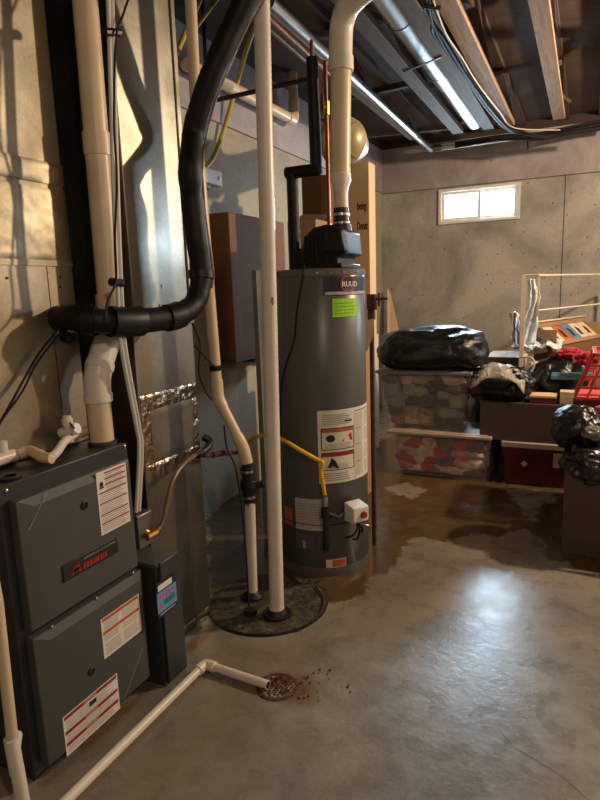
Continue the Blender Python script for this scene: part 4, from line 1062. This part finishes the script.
# brown carton on wall shelf left of post
zs = PX(245, 358, -1.97).z
cy0 = PX(233, 300, -1.98).y
cb_, _ = cbox('cardboard_box', 'dark brown tall carton on wall shelf behind the white post', XL + .01, -1.98, cy0, cy0 + .75, zs, PX(262, 219, -1.98).z, 'carddark', tape=False)
sh = thing('wall_shelf', 'dark shelf board under the brown carton at left wall', 'shelf', (XL, 3.2, zs - .03))
obj('board', MB('wood').box(XL, -1.98, cy0 + .0, cy0 + .7, zs - .02, zs), sh, bevel=.002)
obj('bracket', MB('film').box(XL, -2.0, cy0 + .26, cy0 + .34, zs - .045, zs - .02), sh, bevel=.002)
obj('bracket', MB('film').box(XL, -2.0, cy0 + .5, cy0 + .54, zs - .045, zs - .02), sh, bevel=.002)
# grey panel strip
xs_ = -1.60
pa0, pa1 = PX(257.5, 300, xs_), PX(257, 270, xs_)
gp = MB('steelgrey').box(xs_ - .03, xs_, pa0.y, pa0.y + .32, 0, pa1.z)
tag(obj('grey_panel', gp, bevel=.003), 'tall narrow grey panel standing behind the white post', 'panel')
# tall box
yb_ = 3.6
xa, xb = PY(331, 230, yb_).x, PY(369.5, 230, yb_).x
z_top_ = PY(335, 163, yb_).z
tb, bxf = cbox('cardboard_box', 'lower carton of the tall stack behind heater', xa - .05, xb - .07, yb_ - .01, yb_ + .2, 0, 1.02, 'card', tape=False)
tb2, _ = cbox('cardboard_box', 'tall pale upright carton with handwriting behind the heater', xa, xb, yb_, yb_ + .12, 1.03, z_top_ - .02, 'cardlight', tape=False)
hw = MB('ink'); fw = lambda u, v, h: Vector((xa + u, yb_ - .0008, v))
p = PY(357, 210, yb_)
hw.text(fw, 'being', p.x - xa, p.z - .0, .07, 0, sx=.4, shear=.12, bold=.0012)
o = obj('handwriting', hw, tb2, smooth=False); hw = MB('ink')
p = PY(357, 230, yb_)
hw.text(fw, 'Donat', p.x - xa, p.z + .0, .07, 0, sx=.38, shear=.1, bold=.0012)
o = obj('handwriting', hw, tb2, smooth=False)
# brown box upper behind heater left part
xc0 = PY(302, 200, 3.45).x; xc1 = PY(331, 200, 3.45).x
zq0, zq1 = PY(320, 262, 3.45).z, PY(320, 176, 3.45).z
tb3, _ = cbox('cardboard_box', 'brown carton behind copper pipe, left of pale upright carton', xc0, xc1 - .005, 3.45, 3.75, 1.30, zq1, 'carddark', tape=False)
# stack below that box
xd0, xd1 = PY(303, 240, 3.3).x, PY(330, 240, 3.3).x
tb4, bxg = cbox('cardboard_box', 'open pale carton with raised flap behind black insulated pipe', xd0, xd1, 3.1, 3.42, 1.12, PY(315, 219, 3.1).z, 'card', flaps=True)
p = PY(304, 219, 3.1); q = PY(318, 208, 3.2)
obj('flap', MB('cardlight').add([(xd0, 3.1, PY(315, 219, 3.1).z), (xd0 + .02, 3.42, PY(315, 219, 3.1).z), (xd0 + .17, 3.38, PY(315, 219, 3.1).z + .05), (xd0 + .10, 3.1, PY(315, 219, 3.1).z + .03)], [(0, 1, 2, 3)]), tb4, smooth=False)
tb5, _ = cbox('cardboard_box', 'base carton hidden low behind the water heater', xd0 - .02, xc1 - .03, 3.09, 3.56, 0, 1.11, 'card', tape=False)
# move brown one to rest on base: thin riser
tb6, _ = cbox('cardboard_box', 'flat carton wedged under the brown carton behind heater', xd0 + .0, xc1 - .035, 3.44, 3.56, 1.12, 1.29, 'card', tape=False)
# leaning cardboard near corner
m = MB('cardlight').hexa([(-1.95, 6.35, 0), (-1.62, 6.35, 0), (-1.62, 6.37, 0), (-1.95, 6.37, 0)], [(-2.05, 6.70, 1.38), (PY(391, 300, 6.72).x, 6.70, 1.30), (PY(391, 300, 6.72).x, 6.72, 1.30), (-2.05, 6.72, 1.38)])
tag(obj('cardboard_sheet', m, smooth=False), 'cardboard sheet leaning in the far back corner', 'cardboard')
m = MB('white').box(PY(352, 340, 4.75).x, PY(371, 340, 4.75).x, 4.75, 4.95, 0, PY(370, 336, 4.75).z)
yb2 = thing('white_carton', 'slim white and yellow carton glimpsed between heater and iron clamp', 'box', (-1.6, 4.8, 0))
obj('carton', m, yb2, bevel=.003)
obj('yellow_panel', MB('yelcable').box(PY(354, 340, 4.75).x, PY(370, 340, 4.75).x, 4.746, 4.75, .5, .8), yb2, smooth=False)

# ------------------------------------------------------------------ pipe clamp
pb = PZ(374.5, 545, 0)
pcl = thing('pipe_clamp', 'tall rusty iron pipe clamp standing upright beside the heater', 'clamp', pb)
pt_ = PY(375, 300, pb.y)
obj('bar', MB('rust').cyl(pb, Vector((pb.x, pb.y, pt_.z)), .0125, 16), pcl)
obj('clamp_head', MB('rust').box(pb.x - .02, pb.x + .026, pb.y - .02, pb.y + .02, pt_.z - .05, pt_.z + .03).box(pb.x - .018, pb.x + .018, pb.y - .016, pb.y + .016, pt_.z - .1, pt_.z - .05), pcl, bevel=.006)
obj('clamp_screw', MB('rust').cyl(Vector((pb.x + .02, pb.y, pt_.z + .005)), Vector((pb.x + .085, pb.y, pt_.z + .005)), .006, 10).cyl(Vector((pb.x + .04, pb.y, pt_.z - .03)), Vector((pb.x + .04, pb.y, pt_.z + .035)), .007, 8), pcl)
# rag/tag hanging
m = MB('cardlight').add([PY(362, 322, pb.y - .02), PY(374, 318, pb.y - .02), PY(373, 336, pb.y - .02), PY(367, 352, pb.y - .015), PY(362, 345, pb.y - .02),
    PY(362, 322, pb.y - .01), PY(374, 318, pb.y - .01), PY(373, 336, pb.y - .01), PY(367, 352, pb.y - .005), PY(362, 345, pb.y - .01)], [(0, 1, 2, 3, 4), (9, 8, 7, 6, 5)] + [(i, (i + 1) % 5, 5 + (i + 1) % 5, 5 + i) for i in range(5)])
tag(obj('paper_tag', m, smooth=False), 'tan paper tag hanging from the rusty clamp', 'tag')

# ------------------------------------------------------------------ organics
def blob(mb, c, rx, ry, rz, seed=0, amp=.12, f=2.2, lvl=4, flat=0, crease=0, rot=0):
    bm = bmesh.new(); bmesh.ops.create_icosphere(bm, subdivisions=lvl, radius=1)
    V = []; Rm = Matrix.Rotation(rot, 3, 'Z')
    for v in bm.verts:
        d = v.co.normalized()
        # squarish
        q = Vector((math.copysign(abs(d.x) ** .8, d.x), math.copysign(abs(d.y) ** .8, d.y), math.copysign(abs(d.z) ** .85, d.z)))
        n = noise.noise(d * f + Vector((seed, 0, 0))) + .5 * noise.noise(d * f * 2.3 + Vector((0, seed, 0)))
        rid = 1 - abs(noise.noise(d * f * 2.6 + Vector((seed, seed, 0)))) * 2
        s = 1 + amp * n + crease * (rid ** 3 if rid > 0 else 0)
        p = Rm @ Vector((q.x * rx * s, q.y * ry * s, q.z * rz * s))
        if p.z < -rz * .8: p.z = -rz * .8
        V.append(Vector(c) + p)
    Fs = [tuple(v.index for v in f_.verts) for f_ in bm.faces]
    bm.free(); mb.add(V, Fs); return mb

# bins
def bin_(label, x0, x1, y0, y1, z0, z1, taper, mats, cl, group='clear plastic storage bins of clothes', rz=0, lidm='binlid'):
    c = Vector(((x0 + x1) / 2, (y0 + y1) / 2, z0)); t = thing('storage_bin', label, 'storage bin', c, group)
    def ring(z, k, ins=0):
        a = taper * k + ins
        return [Vector((x0 + a, y0 + a, z)), Vector((x1 - a, y0 + a, z)), Vector((x1 - a, y1 - a, z)), Vector((x0 + a, y1 - a, z))]
    A0, A1 = ring(z0, 1), ring(z1, 0); B0, B1 = ring(z0 + .004, 1, .004), ring(z1, 0, .004)
    m = MB(mats); m.add(A0 + A1 + B0 + B1, [(3, 2, 1, 0)] + [(i, (i + 1) % 4, 4 + (i + 1) % 4, 4 + i) for i in range(4)] + [(8 + i, 12 + i, 12 + (i + 1) % 4, 8 + (i + 1) % 4) for i in range(4)] + [(8, 9, 10, 11)] + [(4 + i, 4 + (i + 1) % 4, 12 + (i + 1) % 4, 12 + i) for i in range(4)])
    obj('tub', m, t, smooth=False)
    obj('lid', MB(lidm).box(x0 - .012, x1 + .012, y0 - .012, y1 + .012, z1 + .001, z1 + .022).box(x0 + .02, x1 - .02, y0 + .02, y1 - .02, z1 + .022, z1 + .028), t, bevel=.006)
    g = MB(cl[0]); rnd = random.Random(len(label))
    W_, D_, Hh = x1 - x0 - 2 * taper, y1 - y0 - 2 * taper, z1 - z0 - .015
    cols = max(3, int(W_ / .105)); rows = max(3, int(Hh / .072)); kk = 0
    g.m(cl[1]).box(x0 + taper + .05, x1 - taper - .05, y0 + taper + .07, y1 - taper - .05, z0 + .012, z1 - .03)
    for r_ in range(rows):
        zc = z0 + .01 + Hh * (r_ + .5) / rows; tp_ = taper * (1 - (r_ + .5) / rows)
        for side in (0, 1):
            nn = cols if side == 0 else max(2, int(D_ / .12))
            for c_ in range(nn):
                kk += 1; g.m(cl[rnd.randrange(len(cl))])
                u_ = (c_ + .5 + rnd.uniform(-.3, .3)) / nn; a = x0 + tp_ + .012; b_ = x1 - tp_ - .012
                rx_ = rnd.uniform(.05, .12); rz_ = Hh / rows * rnd.uniform(.45, 1.0); zz = min(max(zc + rnd.uniform(-.015, .015), z0 + rz_ * 1.1 + .006), z1 - .006 - rz_ * 1.15)
                if side == 0: cx_ = min(max(a + (b_ - a) * u_, a + rx_ * 1.15), b_ - rx_ * 1.15); p_ = (cx_, y0 + tp_ + .062, zz); e_ = (rx_, .045, rz_)
                else: cy_ = y0 + tp_ + .10 + (D_ - .16) * u_; p_ = (b_ - .05, cy_, zz); e_ = (.04, .055, rz_)
                blob(g, p_, e_[0], e_[1], e_[2], kk * 3.1, .26, 1.6, 3)
    o = obj('folded_clothes', g, angle=80); tag(o, 'mixed clothes packed inside the ' + label, 'clothes', None, 'stuff')
    return t
def cm(nm, cols):
    out = []
    for i, c in enumerate(cols):
        M_[nm + str(i)] = plain(nm, c, .9, var=.3, vs=22, bump=.5, bs=18); out.append(nm + str(i))
    return out
CP = cm('pink_clothes', [(230, 140, 156), (240, 216, 196), (180, 46, 70), (220, 176, 172), (110, 100, 106), (196, 70, 96), (232, 196, 166), (236, 160, 170)])
CD = cm('muted_clothes', [(80, 78, 78), (156, 150, 132), (52, 54, 62), (206, 178, 152), (96, 88, 72), (150, 116, 92), (140, 142, 142), (44, 44, 46)])
zb1 = PY(430, 433, 4.22).z
bL, bR = PY(389, 460, 4.22).x, PY(489, 470, 4.22).x
bin_('wide clear bin of pink clothes on the floor', bL, bR, 4.22, 4.68, .006, zb1 - .025, .02, 'binpl', CP)
u0, u1 = PY(377, 372, 4.26).x, PY(470, 375, 4.26).x
zb2 = PY(430, 372, 4.26).z
bin_('tall clear bin of dark clothes, topmost of stack', u0, u1, 4.26, 4.68, zb1 + .006, zb2 - .02, .045, 'binpl', CD, lidm='binlidg')
r0, r1 = PY(502, 480, 4.25).x, PY(566, 485, 4.25).x
zb3 = PY(530, 440, 4.25).z
r1 = max(r1, r0 + .42)
t3 = thing('storage_bin', 'dark maroon storage bin with beige lid on the floor', 'storage bin', ((r0 + r1) / 2, 4.45, 0))
obj('tub', MB('maroon').hexa([(r0 + .02, 4.27, 0), (r1 - .02, 4.27, 0), (r1 - .02, 4.62, 0), (r0 + .02, 4.62, 0)], [(r0, 4.25, zb3 - .06), (r1, 4.25, zb3 - .06), (r1, 4.64, zb3 - .06), (r0, 4.64, zb3 - .06)]), t3, bevel=.008)
obj('lid', MB('binlid').box(r0 - .012, r1 + .012, 4.235, 4.65, zb3 - .06, zb3 - .02), t3, bevel=.006)
lc = PY(524, 464, 4.245); fq = lambda u, v, h: Vector((lc.x + (u - v), 4.262 - (lc.z + .0) * .0 - .018, lc.z + (u + v)))
obj('diamond_sticker', MB('label').add([Vector((lc.x - .022, 4.248, lc.z)), Vector((lc.x, 4.248, lc.z - .022)), Vector((lc.x + .022, 4.248, lc.z)), Vector((lc.x, 4.248, lc.z + .022))], [(0, 1, 2, 3)]), t3, smooth=False)
p = PY(558, 461, 4.245); obj('paper_label', MB('creampaper').box(p.x - .03, p.x + .03, 4.245, 4.249, p.z - .05, p.z + .05), t3, smooth=False)

# trash bag on bins
zl = zb2 + .01
bgc = Vector(((u0 + u1) / 2 + .02, 4.47, zl + .135))
tag(obj('trash_bag', blob(MB('bag'), bgc, .42, .27, .17, 3, .13, 1.5, 5, crease=.02), angle=80), 'big black trash bag lying on top of the clear bins', 'trash bag', 'black trash bags')
# brown low box across
zx0, zx1 = zb3 - .018, PY(520, 400, 4.26).z
l0, l1 = PY(480, 415, 4.26).x, PY(563, 420, 4.26).x
cbox('cardboard_box', 'long low grey-brown carton resting on the maroon bin', l0, l1, 4.26, 4.62, zx0, zx1 - .03, 'cardgray', tape=False, lid='cardgray')
# dark maroon book box on it
k0_, k1_ = PY(530, 400, 4.3).x, PY(556, 400, 4.3).x
t4 = thing('shoe_box', 'flat maroon box with cream lid on the grey-brown carton', 'box', ((k0_ + k1_) / 2, 4.35, zx1 - .03))
obj('box', MB('maroon').box(k0_, k1_, 4.29, 4.43, zx1 - .025, zx1 + .015), t4, bevel=.002)
obj('lid', MB('cardlight').box(k0_ - .003, k1_ + .003, 4.288, 4.435, zx1 + .015, zx1 + .03), t4, bevel=.002)
k0_, k1_ = PY(559, 400, 4.2).x, PY(574, 400, 4.2).x
t4 = thing('small_box', 'small tan box with paper front beside red basket', 'box', ((k0_ + k1_) / 2, 4.3, zx1 - .03))
obj('box', MB('cardlight').box(k0_, k1_, 4.30, 4.40, zx1 - .025, zx1 + .06), t4, bevel=.002)
obj('paper_front', MB('creampaper').box(k0_ + .006, k1_ - .006, 4.298, 4.30, zx1 - .02, zx1 + .03), t4, smooth=False)
# gold/black bag
p = PY(500, 392, 4.45)
tag(obj('trash_bag', blob(MB('bag'), (p.x, 4.42, zx1 + .085), .23, .16, .13, 9, .16, 2.2, 5, crease=.05), angle=80), 'black bag with silver wrap over it in front of drying rack', 'trash bag', 'black trash bags')
V = []; Fs = []; n = 14
c0 = Vector((p.x + .0, 4.36, zx1 + .235))
for i in range(n + 1):
    for j in range(n + 1):
        a, b = i / n - .5, j / n - .5
        q = c0 + Vector((a * .36, b * .22, .03 * noise.noise(Vector((a * 7, b * 7, 1))) - .35 * (a * a + b * b) + .015 * noise.noise(Vector((a * 19, b * 19, 5)))))
        V.append(q)
Fs = [(i * (n + 1) + j, (i + 1) * (n + 1) + j, (i + 1) * (n + 1) + j + 1, i * (n + 1) + j + 1) for i in range(n) for j in range(n)]
o = obj('foil_wrap', MB('silverfilm').add(V, Fs)); sm_ = o.modifiers.new('s', 'SOLIDIFY'); sm_.thickness = .003
tag(o, 'crumpled silver wrap draped on the middle black bag', 'wrap')
p = PY(482, 405, 4.6)
tag(obj('trash_bag', blob(MB('bag'), (p.x - .01, 4.88, .30), .16, .2, .34, 21, .14, 2, 5, crease=.03), angle=80), 'black bag standing behind the gap between the bins', 'trash bag', 'black trash bags')
p = PY(566, 388, 4.75)
tag(obj('trash_bag', blob(MB('bag'), (p.x - .04, 4.72, .40), .26, .17, .44, 31, .12, 2, 5, crease=.03), angle=80), 'large black bag heaped beneath the drying rack', 'trash bag', 'black trash bags')
# white-topped box behind
k0_, k1_ = PY(485, 355, 5.2).x, PY(522, 355, 5.2).x
zt5 = PY(500, 357, 5.2).z
cbox('cardboard_box', 'brown carton with white paper on top behind the bags', k0_, k1_, 5.2, 5.7, 0, zt5 - .004, 'carddark', tape=False, lid='white')

# drying rack
rk = thing('drying_rack', 'cream metal folding rack with rails receding at right', 'drying rack', (-.3, 4.7, 0))
yr = 4.6
a = PY(524, 275, yr)
dk = Vector((.36, .93, 0)).normalized(); wk = Vector((.93, -.36, 0))
def K(u, v, z): return Vector((a.x, yr, 0)) + dk * u + wk * v + Vector((0, 0, z))
zsft = PY(522, 357, yr).z; ztop = a.z - .004
obj('post', MB('rackm').bar(K(0, 0, ztop + .004), K(0, 0, zsft - .14), .028, .022, (0, 1, 0)), rk)
obj('post_foot', MB('rackm').bar(K(0, -.005, zsft + .01), K(.0, -.02, .60), .020, .016, (0, 1, 0)), rk)
obj('near_leg', MB('rackm').bar(K(.03, .02, 0), K(.03, .02, zsft), .014, .014, (0, 1, 0)), rk)
obj('rear_post', MB('rackm').bar(K(.02, .10, ztop), K(.02, .10, 1.16), .012, .012, (0, 1, 0)), rk)
obj('top_rail', MB('rackm').cyl(K(0, 0, ztop), K(1.9, 0, ztop), .008, 10), rk)
obj('end_rail', MB('rackm').cyl(K(0, 0, ztop), K(.02, .10, ztop), .007, 10), rk)
obj('middle_rail', MB('rackm').cyl(K(0.02, .10, ztop - .245), K(1.9, .10, ztop - .245), .007, 10), rk)
obj('shelf_rail', MB('rackm').bar(K(0, 0, zsft + .012), K(1.9, 0, zsft + .012), .02, .022), rk)
obj('shelf_rail', MB('rackm').bar(K(0.01, .06, zsft - .045), K(1.9, .06, zsft - .045), .02, .016), rk)
obj('far_post', MB('rackm').bar(K(1.9, 0, .0), K(1.9, 0, ztop), .02, .02, (0, 1, 0)), rk)
obj('loop_strap', MB('rackm').tube(path([PY(521, 357, 4.57), PY(532, 358, 4.55), PY(534, 366, 4.55), PY(528, 375, 4.55), PY(520, 376, 4.57)], 6), .006, 8), rk)
# hanging plastic
def drape(name, lab, pts, wid, mat, thick=.02):
    P = path(pts, 6); V = []; m = 10
    for i, p in enumerate(P):
        w = wid * (.7 + .5 * noise.noise(Vector((i * .4, wid * 50, 0))))
        for j in range(m + 1):
            u = j / m - .5
            V.append(p + Vector((u * w, thick * math.sin(u * 14 + i * .5), .01 * noise.noise(Vector((u * 6, i * .5, 3))))))
    Fs = [(i * (m + 1) + j, i * (m + 1) + j + 1, (i + 1) * (m + 1) + j + 1, (i + 1) * (m + 1) + j) for i in range(len(P) - 1) for j in range(m)]
    o = obj(name, MB(mat).add(V, Fs), angle=70); s = o.modifiers.new('s', 'SOLIDIFY'); s.thickness = .004
    return tag(o, lab, 'plastic sheet')
drape('plastic_sheet', 'bluish white plastic sheet hanging over the rack corner', [PY(531, 279, 4.7), PY(534, 298, 4.7), PY(531, 320, 4.7), PY(527, 345, 4.7)], .13, 'sheet', .010)
drape('plastic_sheet', 'second pale plastic sheet hanging left of the rack post', [PY(514, 312, 4.66), PY(515, 325, 4.66), PY(517, 338, 4.66), PY(520, 346, 4.66)], .09, 'sheet')
c0 = PY(537, 345, 4.80) + Vector((0, 0, .0)); V = []
for i in range(n + 1):
    for j in range(n + 1):
        s_, t2 = i / n - .5, j / n - .5
        V.append(c0 + Vector((s_ * .34, t2 * .3, .05 * noise.noise(Vector((s_ * 6, t2 * 6, 9))) + .02 * noise.noise(Vector((s_ * 17, t2 * 17, 2))))))
o = obj('plastic_sheet', MB('sheet').add(V, [(i * (n + 1) + j, (i + 1) * (n + 1) + j, (i + 1) * (n + 1) + j + 1, i * (n + 1) + j + 1) for i in range(n) for j in range(n)]))
o.modifiers.new('s', 'SOLIDIFY').thickness = .003
tag(o, 'crumpled white plastic lying beside the rack post at rail height', 'plastic sheet')
# open carton of magazines behind the rails
ang = math.atan2(dk.y, dk.x)
O_ = PY(557, 346, 4.93); zs2 = O_.z; O_ = Vector((O_.x, O_.y, 0))
def Q(u, v, z): return O_ + dk * u - wk * v + Vector((0, 0, z))
oc = thing('cardboard_box', 'shallow open carton of magazines behind the rack rails', 'cardboard box', (O_.x, O_.y, zs2))
def qbox(m, u0, u1, v0, v1, z0, z1):
    return m.add([Q(u, v, z) for z in (z0, z1) for v in (v0, v1) for u in (u0, u1)], [(0, 2, 3, 1), (4, 5, 7, 6), (0, 1, 5, 4), (2, 6, 7, 3), (0, 4, 6, 2), (1, 3, 7, 5)])
m = MB('card'); qbox(m, 0, 1.0, 0, .2, zs2, zs2 + .006); qbox(m, 0, 1.0, 0, .006, zs2 + .006, zs2 + .03); qbox(m, 0, 1.0, .194, .2, zs2 + .006, zs2 + .17); qbox(m, 0, .006, .006, .194, zs2 + .006, zs2 + .12); qbox(m, .994, 1.0, .006, .194, zs2 + .006, zs2 + .12)
obj('carton', m, oc, smooth=False)
m = MB('cardlight'); qbox(m, 0, 1.0, .18, .23, zs2 + .17, zs2 + .176); obj('rim_flap', m, oc, smooth=False)
m = MB('cardgray'); m.add([Q(-.09, .02, zs2 + .02), Q(0, .0, zs2 + .02), Q(0, .18, zs2 + .14), Q(-.09, .18, zs2 + .12), Q(-.09, .02, zs2 + .013), Q(0, .0, zs2 + .013), Q(0, .18, zs2 + .133), Q(-.09, .18, zs2 + .113)], [(0, 1, 2, 3), (7, 6, 5, 4), (0, 4, 5, 1), (1, 5, 6, 2), (2, 6, 7, 3), (3, 7, 4, 0)]); obj('side_flap', m, oc, smooth=False)
labs = ['cream magazine leaning at left end of the open carton', 'orange spotted magazine second from left in open carton', 'blue magazine leaning in the open carton', 'cream magazine just right of the blue magazine', 'tan magazine at the right end of open carton']
for i, (lab, mt) in enumerate(zip(labs, ('creampaper', 'orange', 'bluemag', 'creampaper', 'cardlight'))):
    u = .10 + i * .16; mm = MB(mt)
    mm.add([Q(u, .04, zs2 + .02), Q(u + .15, .04, zs2 + .02), Q(u + .15, .17, zs2 + .13), Q(u, .17, zs2 + .13), Q(u, .05, zs2 + .008), Q(u + .15, .05, zs2 + .008), Q(u + .15, .18, zs2 + .118), Q(u, .18, zs2 + .118)], [(0, 1, 2, 3), (7, 6, 5, 4), (0, 4, 5, 1), (1, 5, 6, 2), (2, 6, 7, 3), (3, 7, 4, 0)])
    mm.m('ink').add([Q(u + x_, v_, zs2 + .0215 + (v_ - .04) * .846) for x_, v_ in ((.03, .07), (.08, .06), (.1, .12), (.05, .14))], [(0, 1, 2, 3)])
    tag(obj('magazine', mm, smooth=False), lab, 'magazine', 'magazines in the open carton')
sup = thing('cardboard_box', 'tall brown carton under the open carton of magazines', 'cardboard box', (O_.x, O_.y, 0))
m = MB('carddark'); qbox(m, .02, .98, .01, .19, 0, zs2 - .002); obj('carton', m, sup, bevel=.003)
# dark stuff under shelf: red cloth, orange cloth, blue tray
p = PY(572, 352, 4.7)
tag(obj('red_cloth', blob(MB('redcloth'), PY(568, 353, 4.75), .09, .08, .04, 4, .3, 2.5, 4)), 'red cloth bundle just below the rack shelf', 'cloth')
tag(obj('red_cloth', blob(MB('redcloth'), PY(593, 359, 4.45), .10, .08, .055, 14, .3, 2.5, 4)), 'crimson cloth heaped behind the red basket', 'cloth')
tag(obj('orange_strap', MB('orange').box(*sum(([q - s_, q + s_] for q, s_ in zip(PY(575, 364, 4.66), (.022, .01, .06))), [])), bevel=.008), 'dull orange cloth strip hanging under the rack', 'cloth')
p = PY(568, 376, 4.5)
tag(obj('blue_tray', MB('bluepl').box(p.x - .11, p.x + .16, 4.44, 4.62, p.z - .02, p.z + .012), bevel=.008), 'light blue plastic tray edge among the black bags', 'tray')
# red basket
bk = thing('laundry_basket', 'coral red slotted plastic basket at the right edge', 'basket', (.02, 3.72, .78))
yb3 = 3.75
c = [PY(575, 398, yb3), PY(594, 354, yb3)]
bx_, bz0 = c[0].x, c[0].z; tx_, bz1 = c[1].x, c[1].z
m = MB('basket'); 
B = [Vector((bx_, yb3, bz0)), Vector((bx_ + .5, yb3, bz0)), Vector((bx_ + .5, yb3 + .32, bz0)), Vector((bx_, yb3 + .32, bz0))]
T = [Vector((tx_, yb3 - .05, bz1)), Vector((tx_ + .62, yb3 - .05, bz1)), Vector((tx_ + .62, yb3 + .4, bz1)), Vector((tx_, yb3 + .4, bz1))]
T = [Vector((bx_ - .04 + .13, yb3 - .03, bz1)), Vector((bx_ + .56, yb3 - .03, bz1)), Vector((bx_ + .56, yb3 + .36, bz1)), Vector((bx_ + .09, yb3 + .36, bz1))]
for i in range(4):
    j = (i + 1) % 4
    for k in range(5):
        u = k / 4; m.bar(B[i].lerp(T[i], u), B[j].lerp(T[j], u), .008, .014)
    nn = 9
    for k in range(nn): m.bar(B[i].lerp(B[j], k / (nn - 1)), T[i].lerp(T[j], k / (nn - 1)), .008, .012, (.3, .4, .1))
obj('slotted_wall', m, bk, smooth=False)
m = MB('basket')
m.add([b_ + Vector((0, 0, .002)) for b_ in B] + [b_ - Vector((0, 0, .008)) for b_ in B], [(0, 1, 2, 3), (7, 6, 5, 4)] + [(i, 4 + i, 4 + (i + 1) % 4, (i + 1) % 4) for i in range(4)])
obj('bottom', m, bk, smooth=False)
m = MB('basket')
for i in range(4): m.bar(T[i], T[(i + 1) % 4], .022, .018)
obj('rim', m, bk, bevel=.004)
m = MB('maroon')
for i in range(4): m.bar(B[i] - Vector((0, 0, .03)), B[(i + 1) % 4] - Vector((0, 0, .03)), .02, .05)
obj('lower_band', m, bk, bevel=.004)
tag(obj('white_bottle', MB('white').lathe([(0, 0), (.035, .003), (.035, .12), (.015, .15), (.015, .18), (0, .18)], PY(603, 385, yb3 + .12) , 20)), 'white bottle inside the red basket at the edge', 'bottle')
# right-hand dark box with bag
xb0 = PY(561, 555, 3.2).x; zfl = PY(580, 470, 3.2).z
cb7, bxh = cbox('cardboard_box', 'large dark brown carton at the right edge near the black bag', xb0, xb0 + .62, 3.2, 3.66, 0, zfl - .01, 'cardgray', flaps=True)
fl_ = MB('cardlight').hexa([(xb0 + .10, 3.17, zfl - .03), (xb0 + .6, 3.14, zfl - .03), (xb0 + .6, 3.22, zfl + .05), (xb0 + .17, 3.20, zfl + .035)], [(xb0 + .10, 3.165, zfl - .024), (xb0 + .6, 3.135, zfl - .024), (xb0 + .6, 3.215, zfl + .056), (xb0 + .17, 3.195, zfl + .041)])
obj('flap', fl_, cb7, smooth=False)
cc_ = PY(577, 428, 3.45)
tag(obj('trash_bag', blob(MB('bag'), (cc_.x + .0, 3.46, cc_.z - .005), .125, .13, .125, 41, .12, 2, 5, crease=.03), angle=80), 'round black bag stuffed in the large dark carton', 'trash bag', 'black trash bags')
p = PY(572, 455, 3.4)
tag(obj('trash_bag', blob(MB('bag'), (xb0 + .13, 3.34, zfl + .005), .15, .17, .10, 51, .2, 2.6, 5, crease=.07), angle=80), 'shiny crumpled black bag lower in the large dark carton', 'trash bag', 'black trash bags')
p = PY(593, 433, 3.33)
tag(obj('film_bundle', blob(MB('bagclear'), p, .05, .06, .035, 61, .2, 2.5, 4, crease=.08), angle=80), 'greyish clear plastic bundle lying on the round black bag', 'plastic bag')
p = PY(601, 412, 3.5)
tag(obj('pink_ball', MB('pink').lathe([(0, -.04), (.028, -.028), (.04, 0), (.028, .028), (0, .04)], p, 20)), 'deep pink rounded item at the right edge below basket', 'toy')
# support under the basket: carton stack
cbox('cardboard_box', 'dark carton beneath the red basket behind the round bag', bx_ + .03, bx_ + .5, yb3 + .01, yb3 + .4, 0, bz0 - .06, 'cardgray', tape=False)

# ------------------------------------------------------------------ lights
def area(name, loc, rot, sx, sy, power, col, spread=PI):
    l = bpy.data.lights.new(name, 'AREA'); l.shape = 'RECTANGLE'; l.size = sx; l.size_y = sy; l.energy = power; l.color = col; l.spread = spread
    o = bpy.data.objects.new(name, l); C.objects.link(o); o.location = loc; o.rotation_euler = rot; return o
for wa, wb in ((wl, wr), (w2l, w2r)): area('window_daylight', ((wa + wb) / 2, YB + .30, (wz0 + wz1) / 2 + .03), (math.radians(-62), 0, 0), .95, .5, 85, (.58, .80, 1.0), math.radians(112))
def point(name, loc, power, col, r=.05):
    l = bpy.data.lights.new(name, 'POINT'); l.energy = power; l.color = col; l.shadow_soft_size = r
    o = bpy.data.objects.new(name, l); C.objects.link(o); o.location = loc; return o
point('ceiling_bulb', (1.3, 4.08, 2.56), 165, (1.0, .78, .52))
point('near_fill_lamp', (1.0, -.4, 2.6), 34, (1.0, .79, .55))  # added warm fill behind the camera, stands for no visible bulb
w = bpy.data.worlds.new('world'); bpy.context.scene.world = w; w.use_nodes = True
bg = w.node_tree.nodes['Background']; bg.inputs[0].default_value = (.75, .87, 1, 1); bg.inputs[1].default_value = 3

vs = bpy.context.scene.view_settings
vs.view_transform = 'Standard'; vs.look = 'None'; vs.exposure = .85; vs.gamma = 1; vs.use_curve_mapping = False
